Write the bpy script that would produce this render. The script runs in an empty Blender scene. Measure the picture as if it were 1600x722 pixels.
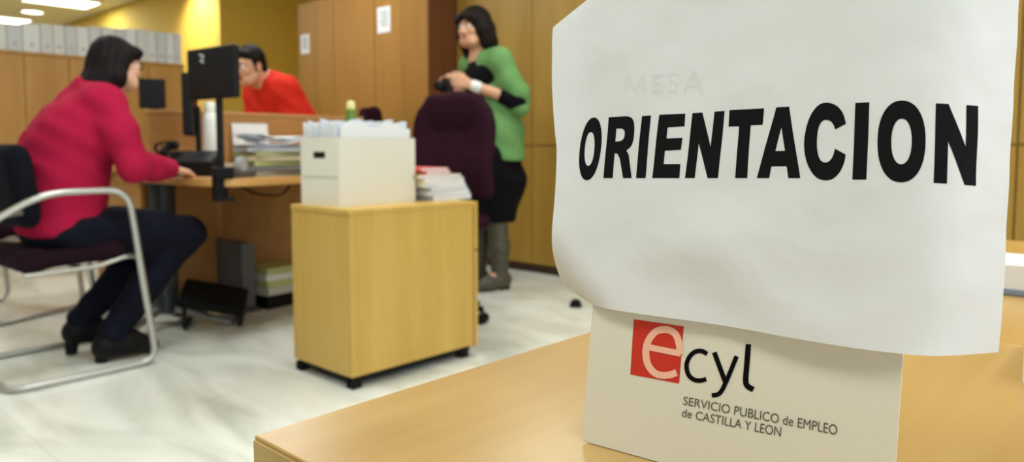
import bpy, bmesh, math, random
import numpy as np
from math import sin, cos, tan, pi, radians, sqrt, atan2
from mathutils import Vector, Matrix
random.seed(4)
S = bpy.context.scene
COL = S.collection

# ------------------------------------------------------------------ camera model
H, F, YAW, P = .85, 1150., radians(42.5), radians(4)
CX, CY = 800., 230 + 1150 * tan(radians(4))
FW = np.array([cos(YAW), sin(YAW), 0]); RT = np.array([sin(YAW), -cos(YAW), 0])
def ray(px, py):
    a = (px - CX) / F; b = -(py - CY) / F
    w = cos(P) + b * sin(P); u = -sin(P) + b * cos(P)
    return FW * w + RT * a + np.array([0, 0, u]), w
ORG = np.array([0, 0, H])
def atz(px, py, z):
    d, w = ray(px, py); return ORG + d * ((z - H) / d[2])
def atd(px, py, D):
    d, w = ray(px, py); return ORG + d * (D / w)
def project(p):
    x, y, z = p
    w = x * FW[0] + y * FW[1]; a = x * RT[0] + y * RT[1]; u = z - H
    dz = w * cos(P) - u * sin(P); up = u * cos(P) + w * sin(P)
    return CX + F * a / dz, CY - F * up / dz

# ------------------------------------------------------------------ materials
MATS = {}
def srgb(r, g, b):
    f = lambda c: (c / 255 / 12.92) if c <= 10 else ((c / 255 + .055) / 1.055) ** 2.4
    return (f(r), f(g), f(b), 1)
def nodes(name):
    m = bpy.data.materials.new(name); m.use_nodes = True
    nt = m.node_tree; b = nt.nodes['Principled BSDF']
    return m, nt, b
def mat(name, rgb, rough=.5, metal=0., noise=0., scale=20., bump=0., bscale=80., spec=.5, stretch=(1, 1, 1), sheen=0.):
    if name in MATS: return MATS[name]
    m, nt, b = nodes(name)
    c = srgb(*rgb)
    b.inputs['Base Color'].default_value = c
    b.inputs['Roughness'].default_value = rough
    b.inputs['Metallic'].default_value = metal
    b.inputs['Specular IOR Level'].default_value = spec
    if sheen: b.inputs['Sheen Weight'].default_value = sheen
    tc = nt.nodes.new('ShaderNodeTexCoord'); mp = nt.nodes.new('ShaderNodeMapping')
    mp.inputs['Scale'].default_value = stretch
    nt.links.new(tc.outputs['Object'], mp.inputs['Vector'])
    if noise:
        n = nt.nodes.new('ShaderNodeTexNoise'); n.inputs['Scale'].default_value = scale; n.inputs['Detail'].default_value = 4
        r = nt.nodes.new('ShaderNodeMapRange'); r.inputs['To Min'].default_value = 1 - noise; r.inputs['To Max'].default_value = 1 + noise
        mx = nt.nodes.new('ShaderNodeMix'); mx.data_type = 'RGBA'; mx.blend_type = 'MULTIPLY'; mx.inputs[0].default_value = 1
        mx.inputs[6].default_value = c
        nt.links.new(mp.outputs[0], n.inputs['Vector']); nt.links.new(n.outputs[0], r.inputs[0])
        nt.links.new(r.outputs[0], mx.inputs[7]); nt.links.new(mx.outputs[2], b.inputs['Base Color'])
    if bump:
        n = nt.nodes.new('ShaderNodeTexNoise'); n.inputs['Scale'].default_value = bscale; n.inputs['Detail'].default_value = 3
        bp = nt.nodes.new('ShaderNodeBump'); bp.inputs['Strength'].default_value = bump; bp.inputs['Distance'].default_value = .01
        nt.links.new(mp.outputs[0], n.inputs['Vector']); nt.links.new(n.outputs[0], bp.inputs['Height'])
        nt.links.new(bp.outputs[0], b.inputs['Normal'])
    MATS[name] = m
    return m
def wood(name, rgb, dark, axis='z', rough=.38, scale=9., contrast=1.):
    """beech laminate: long streaks along the axis plus a fine pore grain"""
    if name in MATS: return MATS[name]
    m, nt, b = nodes(name)
    L = nt.links
    tc = nt.nodes.new('ShaderNodeTexCoord'); mp = nt.nodes.new('ShaderNodeMapping')
    st = {'x': (.07, 1, 1), 'y': (1, .07, 1), 'z': (1, 1, .07)}[axis]
    mp.inputs['Scale'].default_value = st
    L.new(tc.outputs['Object'], mp.inputs['Vector'])
    n1 = nt.nodes.new('ShaderNodeTexNoise'); n1.inputs['Scale'].default_value = scale; n1.inputs['Detail'].default_value = 5; n1.inputs['Distortion'].default_value = .5
    n2 = nt.nodes.new('ShaderNodeTexNoise'); n2.inputs['Scale'].default_value = scale * 9; n2.inputs['Detail'].default_value = 3
    L.new(mp.outputs[0], n1.inputs['Vector']); L.new(mp.outputs[0], n2.inputs['Vector'])
    ad = nt.nodes.new('ShaderNodeMath'); ad.operation = 'MULTIPLY_ADD'; ad.inputs[1].default_value = .35
    L.new(n2.outputs[0], ad.inputs[0]); L.new(n1.outputs[0], ad.inputs[2])
    cr = nt.nodes.new('ShaderNodeValToRGB'); cr.color_ramp.elements[0].position = .67 - .22 / contrast; cr.color_ramp.elements[1].position = .67 + .2 / contrast
    cr.color_ramp.elements[0].color = srgb(*dark); cr.color_ramp.elements[1].color = srgb(*rgb)
    L.new(ad.outputs[0], cr.inputs[0]); L.new(cr.outputs[0], b.inputs['Base Color'])
    b.inputs['Roughness'].default_value = rough; b.inputs['Specular IOR Level'].default_value = .4
    MATS[name] = m
    return m
def emis(name, rgb, strength):
    if name in MATS: return MATS[name]
    m, nt, b = nodes(name)
    b.inputs['Base Color'].default_value = srgb(*rgb)
    b.inputs['Emission Color'].default_value = srgb(*rgb); b.inputs['Emission Strength'].default_value = strength
    MATS[name] = m
    return m

W_TABLE = wood('table_beech', (200, 164, 102), (184, 144, 82), 'x', .3, 7, 1.3)
W_EDGE = wood('table_edge', (184, 150, 84), (168, 130, 66), 'x', .4, 9)
W_PED = wood('pedestal_beech', (212, 174, 92), (196, 156, 72), 'z', .4, 9)
W_DESK = wood('desk_beech', (208, 158, 92), (188, 136, 70), 'x', .35, 8)
W_PART = wood('screen_beech', (184, 134, 78), (164, 114, 60), 'x', .45, 8)
W_CAB = wood('closet_beech', (172, 136, 58), (154, 114, 40), 'z', .42, 5)
W_CABD = wood('closet_beech_dark', (176, 128, 58), (156, 108, 42), 'z', .42, 5)
W_LOW = wood('divider_beech', (186, 138, 70), (168, 118, 52), 'z', .45, 6)
W_RED = wood('cherry_side', (112, 66, 34), (94, 50, 24), 'z', .45, 6)
M_SEAM = mat('seam_dark', (70, 45, 22), .7)
M_YEL = mat('yellow_paint', (222, 186, 74), .75, noise=.03, scale=3)
M_CEIL = mat('ceiling_paint', (214, 206, 176), .85, noise=.03, scale=5)
M_BLACK = mat('black_plastic', (12, 12, 14), .5, spec=.25)
M_BLACK2 = mat('black_rubber', (14, 14, 15), .7, spec=.2)
M_SILVER = mat('brushed_silver', (186, 184, 176), .32, metal=.75, noise=.04, scale=40)
M_GREY = mat('grey_metal', (92, 90, 90), .45, metal=.3)
M_DGREY = mat('dark_grey_metal', (66, 70, 72), .4, metal=.35)
M_MAROON = mat('maroon_fabric', (44, 18, 29), .95, spec=.1, noise=.12, scale=60, bump=.25, bscale=300)
M_SEATF = mat('plum_black_fabric', (34, 18, 26), .95, spec=.1, noise=.12, scale=60, bump=.25, bscale=300)
M_NAVYF = mat('black_navy_fabric', (18, 18, 26), .95, spec=.1, noise=.12, scale=60, bump=.2, bscale=300)
M_PAPER = mat('white_paper', (236, 236, 236), .8, noise=.02, scale=6)
M_PAPERB = mat('bluish_paper', (222, 226, 236), .8, noise=.03, scale=6)
M_WBOX = mat('white_cardboard', (226, 222, 206), .7, noise=.02, scale=9)
M_SKIN = mat('skin', (222, 172, 142), .5, noise=.05, scale=18)
M_SKIN2 = mat('skin_tan', (205, 152, 116), .5, noise=.05, scale=18)
M_LIP = mat('lip', (176, 84, 80), .45)
M_EYEW = mat('eye_white', (235, 232, 226), .25)
M_IRIS = mat('iris_brown', (48, 30, 20), .2)
M_HAIR = mat('dark_hair', (22, 15, 16), .7, spec=.15, noise=.35, scale=30, stretch=(3, 3, .4))
M_HAIR2 = mat('brown_black_hair', (26, 18, 15), .7, spec=.15, noise=.35, scale=30, stretch=(3, 3, .4))

# ------------------------------------------------------------------ object helpers
def link(o): COL.objects.link(o); return o
def bm_obj(name, bm, m, parent=None, smooth=False):
    me = bpy.data.meshes.new(name); bm.normal_update(); bm.to_mesh(me); bm.free()
    me.materials.append(m)
    if smooth:
        for p in me.polygons: p.use_smooth = True
        if smooth != 'all': me.set_sharp_from_angle(angle=radians(38))
    o = link(bpy.data.objects.new(name, me))
    if parent is not None:
        o.parent = parent
        if parent.type == 'EMPTY': o.location = -parent.location if not parent.get('_local') else (0, 0, 0)
        else: o.location = (0, 0, 0)
    return o
def thing(name, label, cat, loc=(0, 0, 0), group=None, local=False, rz=0):
    o = link(bpy.data.objects.new(name, None)); o.empty_display_size = .05
    o.location = loc; o.rotation_euler = (0, 0, rz)
    o['label'] = label; o['category'] = cat
    if group: o['group'] = group
    if local: o['_local'] = 1
    return o
def tag(o, label, cat, group=None):
    o['label'] = label; o['category'] = cat
    if group: o['group'] = group
    vs = o.data.vertices                      # origin to the base of the thing
    n = len(vs); co = np.empty(n * 3); vs.foreach_get('co', co); co = co.reshape(-1, 3)
    c = (co.min(0) + co.max(0)) / 2; c[2] = co[:, 2].min()
    o.data.transform(Matrix.Translation(-Vector(c)))
    o.location = Vector(o.location) + Vector(c)
    for ch in o.children: ch.location = Vector(ch.location) - Vector(c)
    return o
def struct(o): o['kind'] = 'structure'; return o
def copy_tree(o, loc, rz, label, group=None, parent=None):
    c = o.copy(); COL.objects.link(c)
    if parent is None:
        c.location = loc; c.rotation_euler = (0, 0, rz); c['label'] = label
        if group: c['group'] = group
    else: c.parent = parent
    for ch in [k for k in KIDS(o)]: copy_tree(ch, None, None, None, None, c)
    return c
def KIDS(o): return [k for k in bpy.data.objects if k.parent == o]

def box(bm, x0, x1, y0, y1, z0, z1, bev=0, M=None, seg=2):
    r = bmesh.ops.create_cube(bm, size=1)['verts']
    for v in r:
        v.co = Vector(((x0 + x1) / 2 + v.co.x * (x1 - x0), (y0 + y1) / 2 + v.co.y * (y1 - y0), (z0 + z1) / 2 + v.co.z * (z1 - z0)))
    if bev:
        es = list({e for v in r for e in v.link_edges})
        res = bmesh.ops.bevel(bm, geom=es, offset=bev, segments=seg, affect='EDGES', profile=.5)
        r = list({v for f in res['faces'] for v in f.verts} | {v for v in r if v.is_valid})
    if M is not None: bmesh.ops.transform(bm, matrix=M, verts=r)
    return r
def BX(*a, **k):
    bm = bmesh.new(); box(bm, *a, **k); return bm
def fillet(pts, rad, n=6):
    pts = [Vector(p) for p in pts]; out = [pts[0]]
    for i in range(1, len(pts) - 1):
        a, b, c = pts[i - 1], pts[i], pts[i + 1]
        r = rad[i - 1] if isinstance(rad, (list, tuple)) else rad
        u = (a - b); v = (c - b); r = min(r, u.length * .49, v.length * .49)
        u.normalize(); v.normalize()
        p, q = b + u * r, b + v * r
        for k in range(n + 1):
            t = k / n; out.append((p * (1 - t) ** 2) + b * (2 * t * (1 - t)) + q * t ** 2)
    out.append(pts[-1]); return out
def tube(bm, pts, r, n=10, closed=False):
    pts = [Vector(p) for p in pts]
    N = len(pts); rs = r if isinstance(r, (list, tuple)) else [r] * N
    T = []
    for i in range(N):
        a = pts[(i - 1) % N] if (closed or i) else pts[0]; b = pts[(i + 1) % N] if (closed or i < N - 1) else pts[-1]
        T.append((b - a).normalized())
    up = Vector((0, 0, 1)) if abs(T[0].z) < .9 else Vector((1, 0, 0))
    u = T[0].cross(up).normalized(); rings = []
    for i in range(N):
        u = (u - T[i] * u.dot(T[i])).normalized(); w = T[i].cross(u)
        rings.append([bm.verts.new(pts[i] + (u * cos(2 * pi * k / n) + w * sin(2 * pi * k / n)) * rs[i]) for k in range(n)])
    for i in range(N if closed else N - 1):
        A, B = rings[i], rings[(i + 1) % N]
        for k in range(n): bm.faces.new((A[k], A[(k + 1) % n], B[(k + 1) % n], B[k]))
    if not closed:
        bm.faces.new(rings[0][::-1]); bm.faces.new(rings[-1])
def TB(pts, r, n=10, closed=False):
    bm = bmesh.new(); tube(bm, pts, r, n, closed); return bm
def lathe(bm, prof, c, n=20):
    rings = []
    for rr, z in prof:
        rings.append([bm.verts.new((c[0] + rr * cos(2 * pi * k / n), c[1] + rr * sin(2 * pi * k / n), c[2] + z)) for k in range(n)])
    for A, B in zip(rings, rings[1:]):
        for k in range(n): bm.faces.new((A[k], A[(k + 1) % n], B[(k + 1) % n], B[k]))
    bm.faces.new(rings[0][::-1]); bm.faces.new(rings[-1])
def LT(prof, c, n=20):
    bm = bmesh.new(); lathe(bm, prof, c, n); return bm
def prism(bm, poly, z0, z1, bev=0):
    a = [bm.verts.new((x, y, z0)) for x, y in poly]; b = [bm.verts.new((x, y, z1)) for x, y in poly]
    n = len(poly)
    fs = [bm.faces.new(a[::-1]), bm.faces.new(b)]
    for k in range(n): fs.append(bm.faces.new((a[k], a[(k + 1) % n], b[(k + 1) % n], b[k])))
    bmesh.ops.recalc_face_normals(bm, faces=fs)
    if bev:
        es = list(fs[0].edges) + list(fs[1].edges)
        bmesh.ops.bevel(bm, geom=es, offset=bev, segments=2, affect='EDGES')
def arc2(pts, rad, n=6): return [(p.x, p.y) for p in fillet([(x, y, 0) for x, y in pts], rad, n)]
def round_rect(x0, x1, y0, y1, r, n=5):
    out = []
    for cx, cy, a in ((x1 - r, y1 - r, 0), (x0 + r, y1 - r, 90), (x0 + r, y0 + r, 180), (x1 - r, y0 + r, 270)):
        for k in range(n + 1):
            t = radians(a + 90 * k / n); out.append((cx + r * cos(t), cy + r * sin(t)))
    return out
def frame_matrix(o, x, y):
    """4x4 with columns x, y, x×y at o"""
    x = Vector(x).normalized(); y = Vector(y); y = (y - x * y.dot(x)).normalized(); z = x.cross(y)
    return Matrix(((x.x, y.x, z.x, o[0]), (x.y, y.y, z.y, o[1]), (x.z, y.z, z.z, o[2]), (0, 0, 0, 1)))

# ------------------------------------------------------------------ implicit surfaces (for bodies and clothes)
class SDF:
    def __init__(s): s.p = []
    def cap(s, a, b, ra, rb=None, k=.02, sub=False):
        s.p.append(('c', np.array(a, float), np.array(b, float), ra, ra if rb is None else rb, k, sub)); return s
    def chain(s, pts, rs, k=.02):
        for i in range(len(pts) - 1): s.cap(pts[i], pts[i + 1], rs[i], rs[i + 1], k)
        return s
    def ell(s, c, r, R=None, k=.02, sub=False):
        s.p.append(('e', np.array(c, float), np.array(r, float), np.eye(3) if R is None else np.array(R, float), 0, k, sub)); return s
    def cut(s, c, n, k=.004):      # removes the side n points to
        n = np.array(n, float); n /= np.linalg.norm(n)
        s.p.append(('h', np.array(c, float), n, 0, 0, k, True)); return s
    def mesh(s, h, disp=None):
        lo = np.full(3, 1e9); hi = np.full(3, -1e9)
        for q in s.p:
            if q[6]: continue
            if q[0] == 'c':
                m = max(q[3], q[4]); a = np.minimum(q[1], q[2]) - m; b = np.maximum(q[1], q[2]) + m
            else:
                m = q[2].max(); a = q[1] - m; b = q[1] + m
            lo = np.minimum(lo, a); hi = np.maximum(hi, b)
        lo -= .03; hi += .03
        n = np.ceil((hi - lo) / h).astype(int) + 1
        D = np.full(n, .2, np.float32)
        ax = [(lo[i] + h * np.arange(n[i])).astype(np.float32) for i in range(3)]
        for q in s.p:
            k = q[5]
            if q[0] == 'h':
                i0 = np.zeros(3, int); i1 = n
            else:
                if q[0] == 'c': m = max(q[3], q[4]); a = np.minimum(q[1], q[2]) - m; b = np.maximum(q[1], q[2]) + m
                else: m = q[2].max(); a = q[1] - m; b = q[1] + m
                g = k * 1.2 + .035
                i0 = np.maximum(((a - g - lo) / h).astype(int), 0); i1 = np.minimum(((b + g - lo) / h).astype(int) + 2, n)
                if (i1 <= i0).any(): continue
            X = ax[0][i0[0]:i1[0], None, None]; Y = ax[1][None, i0[1]:i1[1], None]; Z = ax[2][None, None, i0[2]:i1[2]]
            sl = tuple(slice(i0[j], i1[j]) for j in range(3))
            if q[0] == 'c':
                ab = q[2] - q[1]; L = max(float(ab @ ab), 1e-9)
                px, py, pz = X - q[1][0], Y - q[1][1], Z - q[1][2]
                t = np.clip((px * ab[0] + py * ab[1] + pz * ab[2]) / L, 0, 1)
                d = np.sqrt((px - ab[0] * t) ** 2 + (py - ab[1] * t) ** 2 + (pz - ab[2] * t) ** 2) - (q[3] + (q[4] - q[3]) * t)
            elif q[0] == 'e':
                px, py, pz = X - q[1][0], Y - q[1][1], Z - q[1][2]
                R = q[3]
                u = [(px * R[0, j] + py * R[1, j] + pz * R[2, j]) for j in range(3)]
                k0 = np.sqrt(sum((u[j] / q[2][j]) ** 2 for j in range(3)))
                k1 = np.sqrt(sum((u[j] / q[2][j] ** 2) ** 2 for j in range(3))) + 1e-6
                d = np.where(k0 < .05, -q[2].min(), k0 * (k0 - 1) / k1)
            else:
                d = -((X - q[1][0]) * q[2][0] + (Y - q[1][1]) * q[2][1] + (Z - q[1][2]) * q[2][2])
            A = D[sl]
            if q[6]:
                d = -d; hh = np.maximum(k - np.abs(A - d), 0) / k
                D[sl] = np.maximum(A, d) + hh * hh * k * .25
            else:
                hh = np.maximum(k - np.abs(A - d), 0) / k
                D[sl] = np.minimum(A, d) - hh * hh * k * .25
        if disp is not None:
            D += disp(ax[0][:, None, None], ax[1][None, :, None], ax[2][None, None, :]).astype(np.float32)
        D[0] = D[-1] = .2; D[:, 0] = D[:, -1] = .2; D[:, :, 0] = D[:, :, -1] = .2
        return nets(D, lo, h)
def nets(D, lo, h):
    I = D < 0
    c = np.zeros(np.array(D.shape) - 1, np.int8)
    offs = [(i, j, k) for i in (0, 1) for j in (0, 1) for k in (0, 1)]
    def sub(A, o): return A[o[0]:A.shape[0] - 1 + o[0], o[1]:A.shape[1] - 1 + o[1], o[2]:A.shape[2] - 1 + o[2]]
    for o in offs: c += sub(I, o)
    idx = np.argwhere((c > 0) & (c < 8))
    pos = np.zeros((len(idx), 3)); cnt = np.zeros(len(idx))
    vals = {o: D[idx[:, 0] + o[0], idx[:, 1] + o[1], idx[:, 2] + o[2]] for o in offs}
    for a in offs:
        for ax in range(3):
            if a[ax]: continue
            b = tuple(a[i] + (i == ax) for i in range(3))
            A, B = vals[a], vals[b]; m = (A < 0) != (B < 0)
            t = np.where(m, A / np.where(m, A - B, 1), 0)
            p = np.array(a, float)[None] + t[:, None] * (np.array(b) - np.array(a))[None]
            pos[m] += p[m]; cnt[m] += 1
    V = lo + h * (idx + pos / cnt[:, None])
    num = np.full(c.shape, -1, np.int64); num[tuple(idx.T)] = np.arange(len(idx))
    Fs = []
    for ax in range(3):
        s0 = [slice(None)] * 3; s1 = [slice(None)] * 3; s0[ax] = slice(0, -1); s1[ax] = slice(1, None)
        A, B = I[tuple(s0)], I[tuple(s1)]
        e = np.argwhere(A != B); inside = A[tuple(e.T)]
        u, v = [(1, 2), (2, 0), (0, 1)][ax]
        q = []
        for du, dv in ((0, 0), (1, 0), (1, 1), (0, 1)):
            g = e.copy(); g[:, u] -= du; g[:, v] -= dv; q.append(num[tuple(g.T)])
        q = np.stack(q, 1); q[~inside] = q[~inside][:, ::-1]
        Fs.append(q)
    Fq = np.concatenate(Fs); Fq = Fq[(Fq >= 0).all(1)]
    return V, Fq[:, ::-1]
def sdf_obj(name, s, h, m, parent=None, disp=None, relax=2):
    V, Q = s.mesh(h, disp)
    if relax:
        e = np.concatenate([Q[:, [0, 1]], Q[:, [1, 2]], Q[:, [2, 3]], Q[:, [3, 0]]]); e = np.concatenate([e, e[:, ::-1]])
        deg = np.bincount(e[:, 0], minlength=len(V))[:, None]
        for _ in range(relax):
            acc = np.stack([np.bincount(e[:, 0], weights=V[e[:, 1], j], minlength=len(V)) for j in range(3)], 1)
            V = V * .5 + .5 * acc / np.maximum(deg, 1)
    me = bpy.data.meshes.new(name)
    me.from_pydata(V.tolist(), [], Q.tolist()); me.update()
    bm = bmesh.new(); bm.from_mesh(me); bmesh.ops.recalc_face_normals(bm, faces=bm.faces); bm.to_mesh(me); bm.free()
    me.polygons.foreach_set('use_smooth', [True] * len(me.polygons))
    me.materials.append(m)
    o = link(bpy.data.objects.new(name, me))
    if parent is not None:
        o.parent = parent
        o.location = -parent.location if parent.type == 'EMPTY' and not parent.get('_local') else (0, 0, 0)
    return o

# ================================================================== THE SETTING
def marble():
    m, nt, b = nodes('pale_marble'); L = nt.links
    tc = nt.nodes.new('ShaderNodeTexCoord')
    mp = nt.nodes.new('ShaderNodeMapping'); mp.inputs['Rotation'].default_value = (0, 0, .6); mp.inputs['Scale'].default_value = (1, .38, 1)
    L.new(tc.outputs['Object'], mp.inputs['Vector'])
    n = nt.nodes.new('ShaderNodeTexNoise'); n.inputs['Scale'].default_value = 3.4; n.inputs['Detail'].default_value = 7; n.inputs['Distortion'].default_value = 1.1
    L.new(mp.outputs[0], n.inputs['Vector'])
    cr = nt.nodes.new('ShaderNodeValToRGB')
    e = cr.color_ramp.elements; e[0].position = .33; e[0].color = srgb(200, 202, 190); e[1].position = .58; e[1].color = srgb(238, 238, 228)
    k = e.new(.45); k.color = srgb(222, 222, 210)
    L.new(n.outputs[0], cr.inputs[0])
    br = nt.nodes.new('ShaderNodeTexBrick'); br.offset = 0; br.inputs['Scale'].default_value = 1
    br.inputs['Brick Width'].default_value = .6; br.inputs['Row Height'].default_value = .6; br.inputs['Mortar Size'].default_value = .003
    br.inputs['Color1'].default_value = (1, 1, 1, 1); br.inputs['Color2'].default_value = (.95, .95, .95, 1); br.inputs['Mortar'].default_value = (.88, .875, .85, 1)
    L.new(tc.outputs['Object'], br.inputs['Vector'])
    mx = nt.nodes.new('ShaderNodeMix'); mx.data_type = 'RGBA'; mx.blend_type = 'MULTIPLY'; mx.inputs[0].default_value = 1
    L.new(cr.outputs[0], mx.inputs[6]); L.new(br.outputs[0], mx.inputs[7]); L.new(mx.outputs[2], b.inputs['Base Color'])
    b.inputs['Roughness'].default_value = .22
    return m
struct(bm_obj('floor', BX(-2.5, 6, -2.5, 16, -.1, 0), marble()))
struct(bm_obj('ceiling', BX(-2.5, 6, -2.5, 16, 2.6, 2.7), M_CEIL))
struct(bm_obj('wall_right', BX(4.44, 4.6, -2.5, 7.23, 0, 2.6), M_YEL))
bm = bmesh.new(); box(bm, 3.545, 6, 7.23, 7.45, 0, 2.6); box(bm, 3.545, 3.75, 7.45, 16, 0, 2.6)
struct(bm_obj('wall_back', bm, M_YEL))
struct(bm_obj('wall_far', BX(-2.5, 3.545, 15.8, 16, 0, 2.6), M_YEL))
struct(bm_obj('wall_left', BX(-2.5, -2.3, -2.5, 15.8, 0, 2.6), mat('grey_paint', (150, 150, 148), .8, noise=.02, scale=3)))

# ceiling lights -----------------------------------------------------------
EM = emis('lamp_diffuser', (255, 250, 232), 9.)
M_FRAME = mat('lamp_frame', (225, 225, 220), .4)
def panel_light(x, y, w, d, label, watts, group='square ceiling light panels'):
    t = thing('ceiling_light', label, 'ceiling light', (x, y, 2.6), group)
    bm = bmesh.new()
    for a in ((-w / 2, w / 2, -d / 2, -d / 2 + .03), (-w / 2, w / 2, d / 2 - .03, d / 2), (-w / 2, -w / 2 + .03, -d / 2 + .03, d / 2 - .03), (w / 2 - .03, w / 2, -d / 2 + .03, d / 2 - .03)):
        box(bm, x + a[0], x + a[1], y + a[2], y + a[3], 2.575, 2.6)
    bm_obj('frame', bm, M_FRAME, t)
    bm_obj('diffuser', BX(x - w / 2 + .03, x + w / 2 - .03, y - d / 2 + .03, y + d / 2 - .03, 2.582, 2.598), EM, t)
    L = bpy.data.lights.new('panel_lamp', 'AREA'); L.shape = 'RECTANGLE'; L.size = w - .06; L.size_y = d - .06; L.energy = watts; L.color = (.84, .95, 1)
    o = link(bpy.data.objects.new('panel_lamp', L)); o.parent = t; o.location = (0, 0, -.028)
KW = 1.0
panel_light(2.95, 10.0, .75, .6, 'rectangular ceiling light panel at the top edge, nearest of the three lights', 30 * KW)
panel_light(2.55, 12.1, 1.15, .8, 'wide ceiling light panel just above the white archive boxes on the left', 30 * KW)
ADDED_PANELS = [(-.6, .2), (1.4, .2), (3.0, .2), (-.8, 2.2), (1.1, 2.2), (2.75, 2.2), (-.9, 4.6), (.9, 4.6), (2.6, 4.6), (-.5, 8.0), (1.6, 8.0), (-.6, -1.4), (1.6, -1.4)]  # unseen panels added to light the room, power set by position
for i, (x, y) in enumerate(ADDED_PANELS):
    panel_light(x, y, .6, .6, 'unseen square ceiling light panel added overhead for extra room light', 34 * KW * (.8 if y < -1 else .5 if (y < 1 and x < 0) else .2 if y < 1 else .5 if x < 0 else 1), 'added overhead ceiling panels out of frame')
# round downlight
t = thing('downlight', 'small round recessed downlight in the ceiling at upper left', 'ceiling light', (2.92, 11.05, 2.6))
bm = bmesh.new(); lathe(bm, [(.15, 0), (.15, -.02), (.12, -.02), (.12, -.004)], (2.92, 11.05, 2.6)); bm_obj('trim_ring', bm, M_FRAME, t, True)
bm_obj('diffuser', LT([(.118, -.012), (.118, -.004)], (2.92, 11.05, 2.6)), EM, t)
# wall washers beside the yellow wall
for i, (x, y, wt) in enumerate([(3.2, 7.62, 170 * KW)]):
    t = thing('downlight', 'recessed downlight washing the bright yellow wall corner', 'ceiling light', (x, y, 2.6))
    bm = bmesh.new(); lathe(bm, [(.1, 0), (.1, -.02), (.08, -.02), (.08, -.004)], (x, y, 2.6)); bm_obj('trim_ring', bm, M_FRAME, t, True)
    bm_obj('diffuser', LT([(.078, -.012), (.078, -.004)], (x, y, 2.6)), EM, t)
    L = bpy.data.lights.new('downlight_lamp', 'SPOT'); L.energy = wt; L.spot_size = radians(120); L.spot_blend = .8; L.shadow_soft_size = .08; L.color = (1, .93, .78)
    o = link(bpy.data.objects.new('downlight_lamp', L)); o.parent = t; o.location = (0, 0, -.03); o.rotation_euler = (0, radians(-28), 0)

# ================================================================== CLOSETS AND DIVIDERS
def closet(x0, y0, y1, depth, ztop, seam, label, wm, sides=None, handle=True):
    t = thing('storage_closet', label, 'closet', (x0 + depth / 2, (y0 + y1) / 2, 0), 'beech storage closets along the right wall')
    bm_obj('carcass', BX(x0 + .02, x0 + depth, y0, y1, .06, ztop), wm, t)
    bm_obj('plinth', BX(x0 + .04, x0 + depth, y0, y1, 0, .06), M_SEAM, t)
    spans = [(.065, seam - .004), (seam + .004, ztop - .004)] if seam else [(.065, ztop - .004)]
    for a, b in spans:
        d = bm_obj('door', BX(x0, x0 + .0195, y0 + .004, y1 - .004, a, b, .002), wm, t)
        if handle:
            zz = b - .16 if b < 1.2 else max(a + .12, .95) if not seam else a + .2
            bm_obj('lock', LT([(.011, 0), (.011, .006), (.006, .008)], (0, 0, 0), 12), M_SILVER, d).matrix_local = \
                Matrix.Translation((x0, y1 - .05, zz)) @ Matrix.Rotation(radians(-90), 4, 'Y')
    if sides: bm_obj('side_panel', BX(x0 + .005, x0 + depth, y0 - .012, y0 - .001, .06, ztop), sides, t)
    return t
LBX, RBX, YS = 3.466, 3.73, 3.968
ys = [YS, 4.592, 5.13, 5.657]
labs = ['tall beech closet beside the dark reddish side panel, carrying one white notice', 'tall beech closet, middle one of the bank behind the white box', 'tall beech closet at the far end of the bank beside the yellow wall']
for i in range(3):
    closet(LBX, ys[i] + (.013 if i == 0 else 0), ys[i + 1], 4.43 - LBX, 2.065, None, labs[i], W_CABD, W_RED if i == 0 else None, True)
yr = [-1.0, -.25, .53, 1.4, 2.3, 3.238, YS]
rl = ['beech wall closet at the right edge, beyond the frame', 'beech wall closet outside the right edge of the paper sign', 'beech wall closet seen in the strip right of the paper sign',
      'beech wall closet behind the middle of the paper sign', 'beech wall closet just right of the standing woman, half behind the paper sign', 'beech wall closet directly behind the woman in green']
for i in range(6):
    closet(RBX, yr[i], yr[i + 1], 4.43 - RBX, 2.5, .86, rl[i], W_CAB, None, False)
# white notices taped on the closet
for (yy, zz, w, h_, lab) in ((4.473, 1.80, .155, .19, 'white paper notice taped high on the closet nearest the dark side panel'), (5.55, 1.72, .13, .16, 'small white notice on the far closet door by the yellow wall')):
    t = bm_obj('paper_notice', BX(LBX - .0025, LBX - .0005, yy - w / 2, yy + w / 2, zz - h_ / 2, zz + h_ / 2), M_PAPER)
    bm = bmesh.new()
    for k in range(4): box(bm, LBX - .0035, LBX - .0026, yy - w * .3, yy + w * (.3 - .1 * (k % 2)), zz + h_ * (.28 - .16 * k) - .006, zz + h_ * (.28 - .16 * k) + .006)
    bm_obj('printed_line', bm, mat('grey_print', (150, 150, 150), .8), t)
    tag(t, lab, 'notice')

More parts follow.
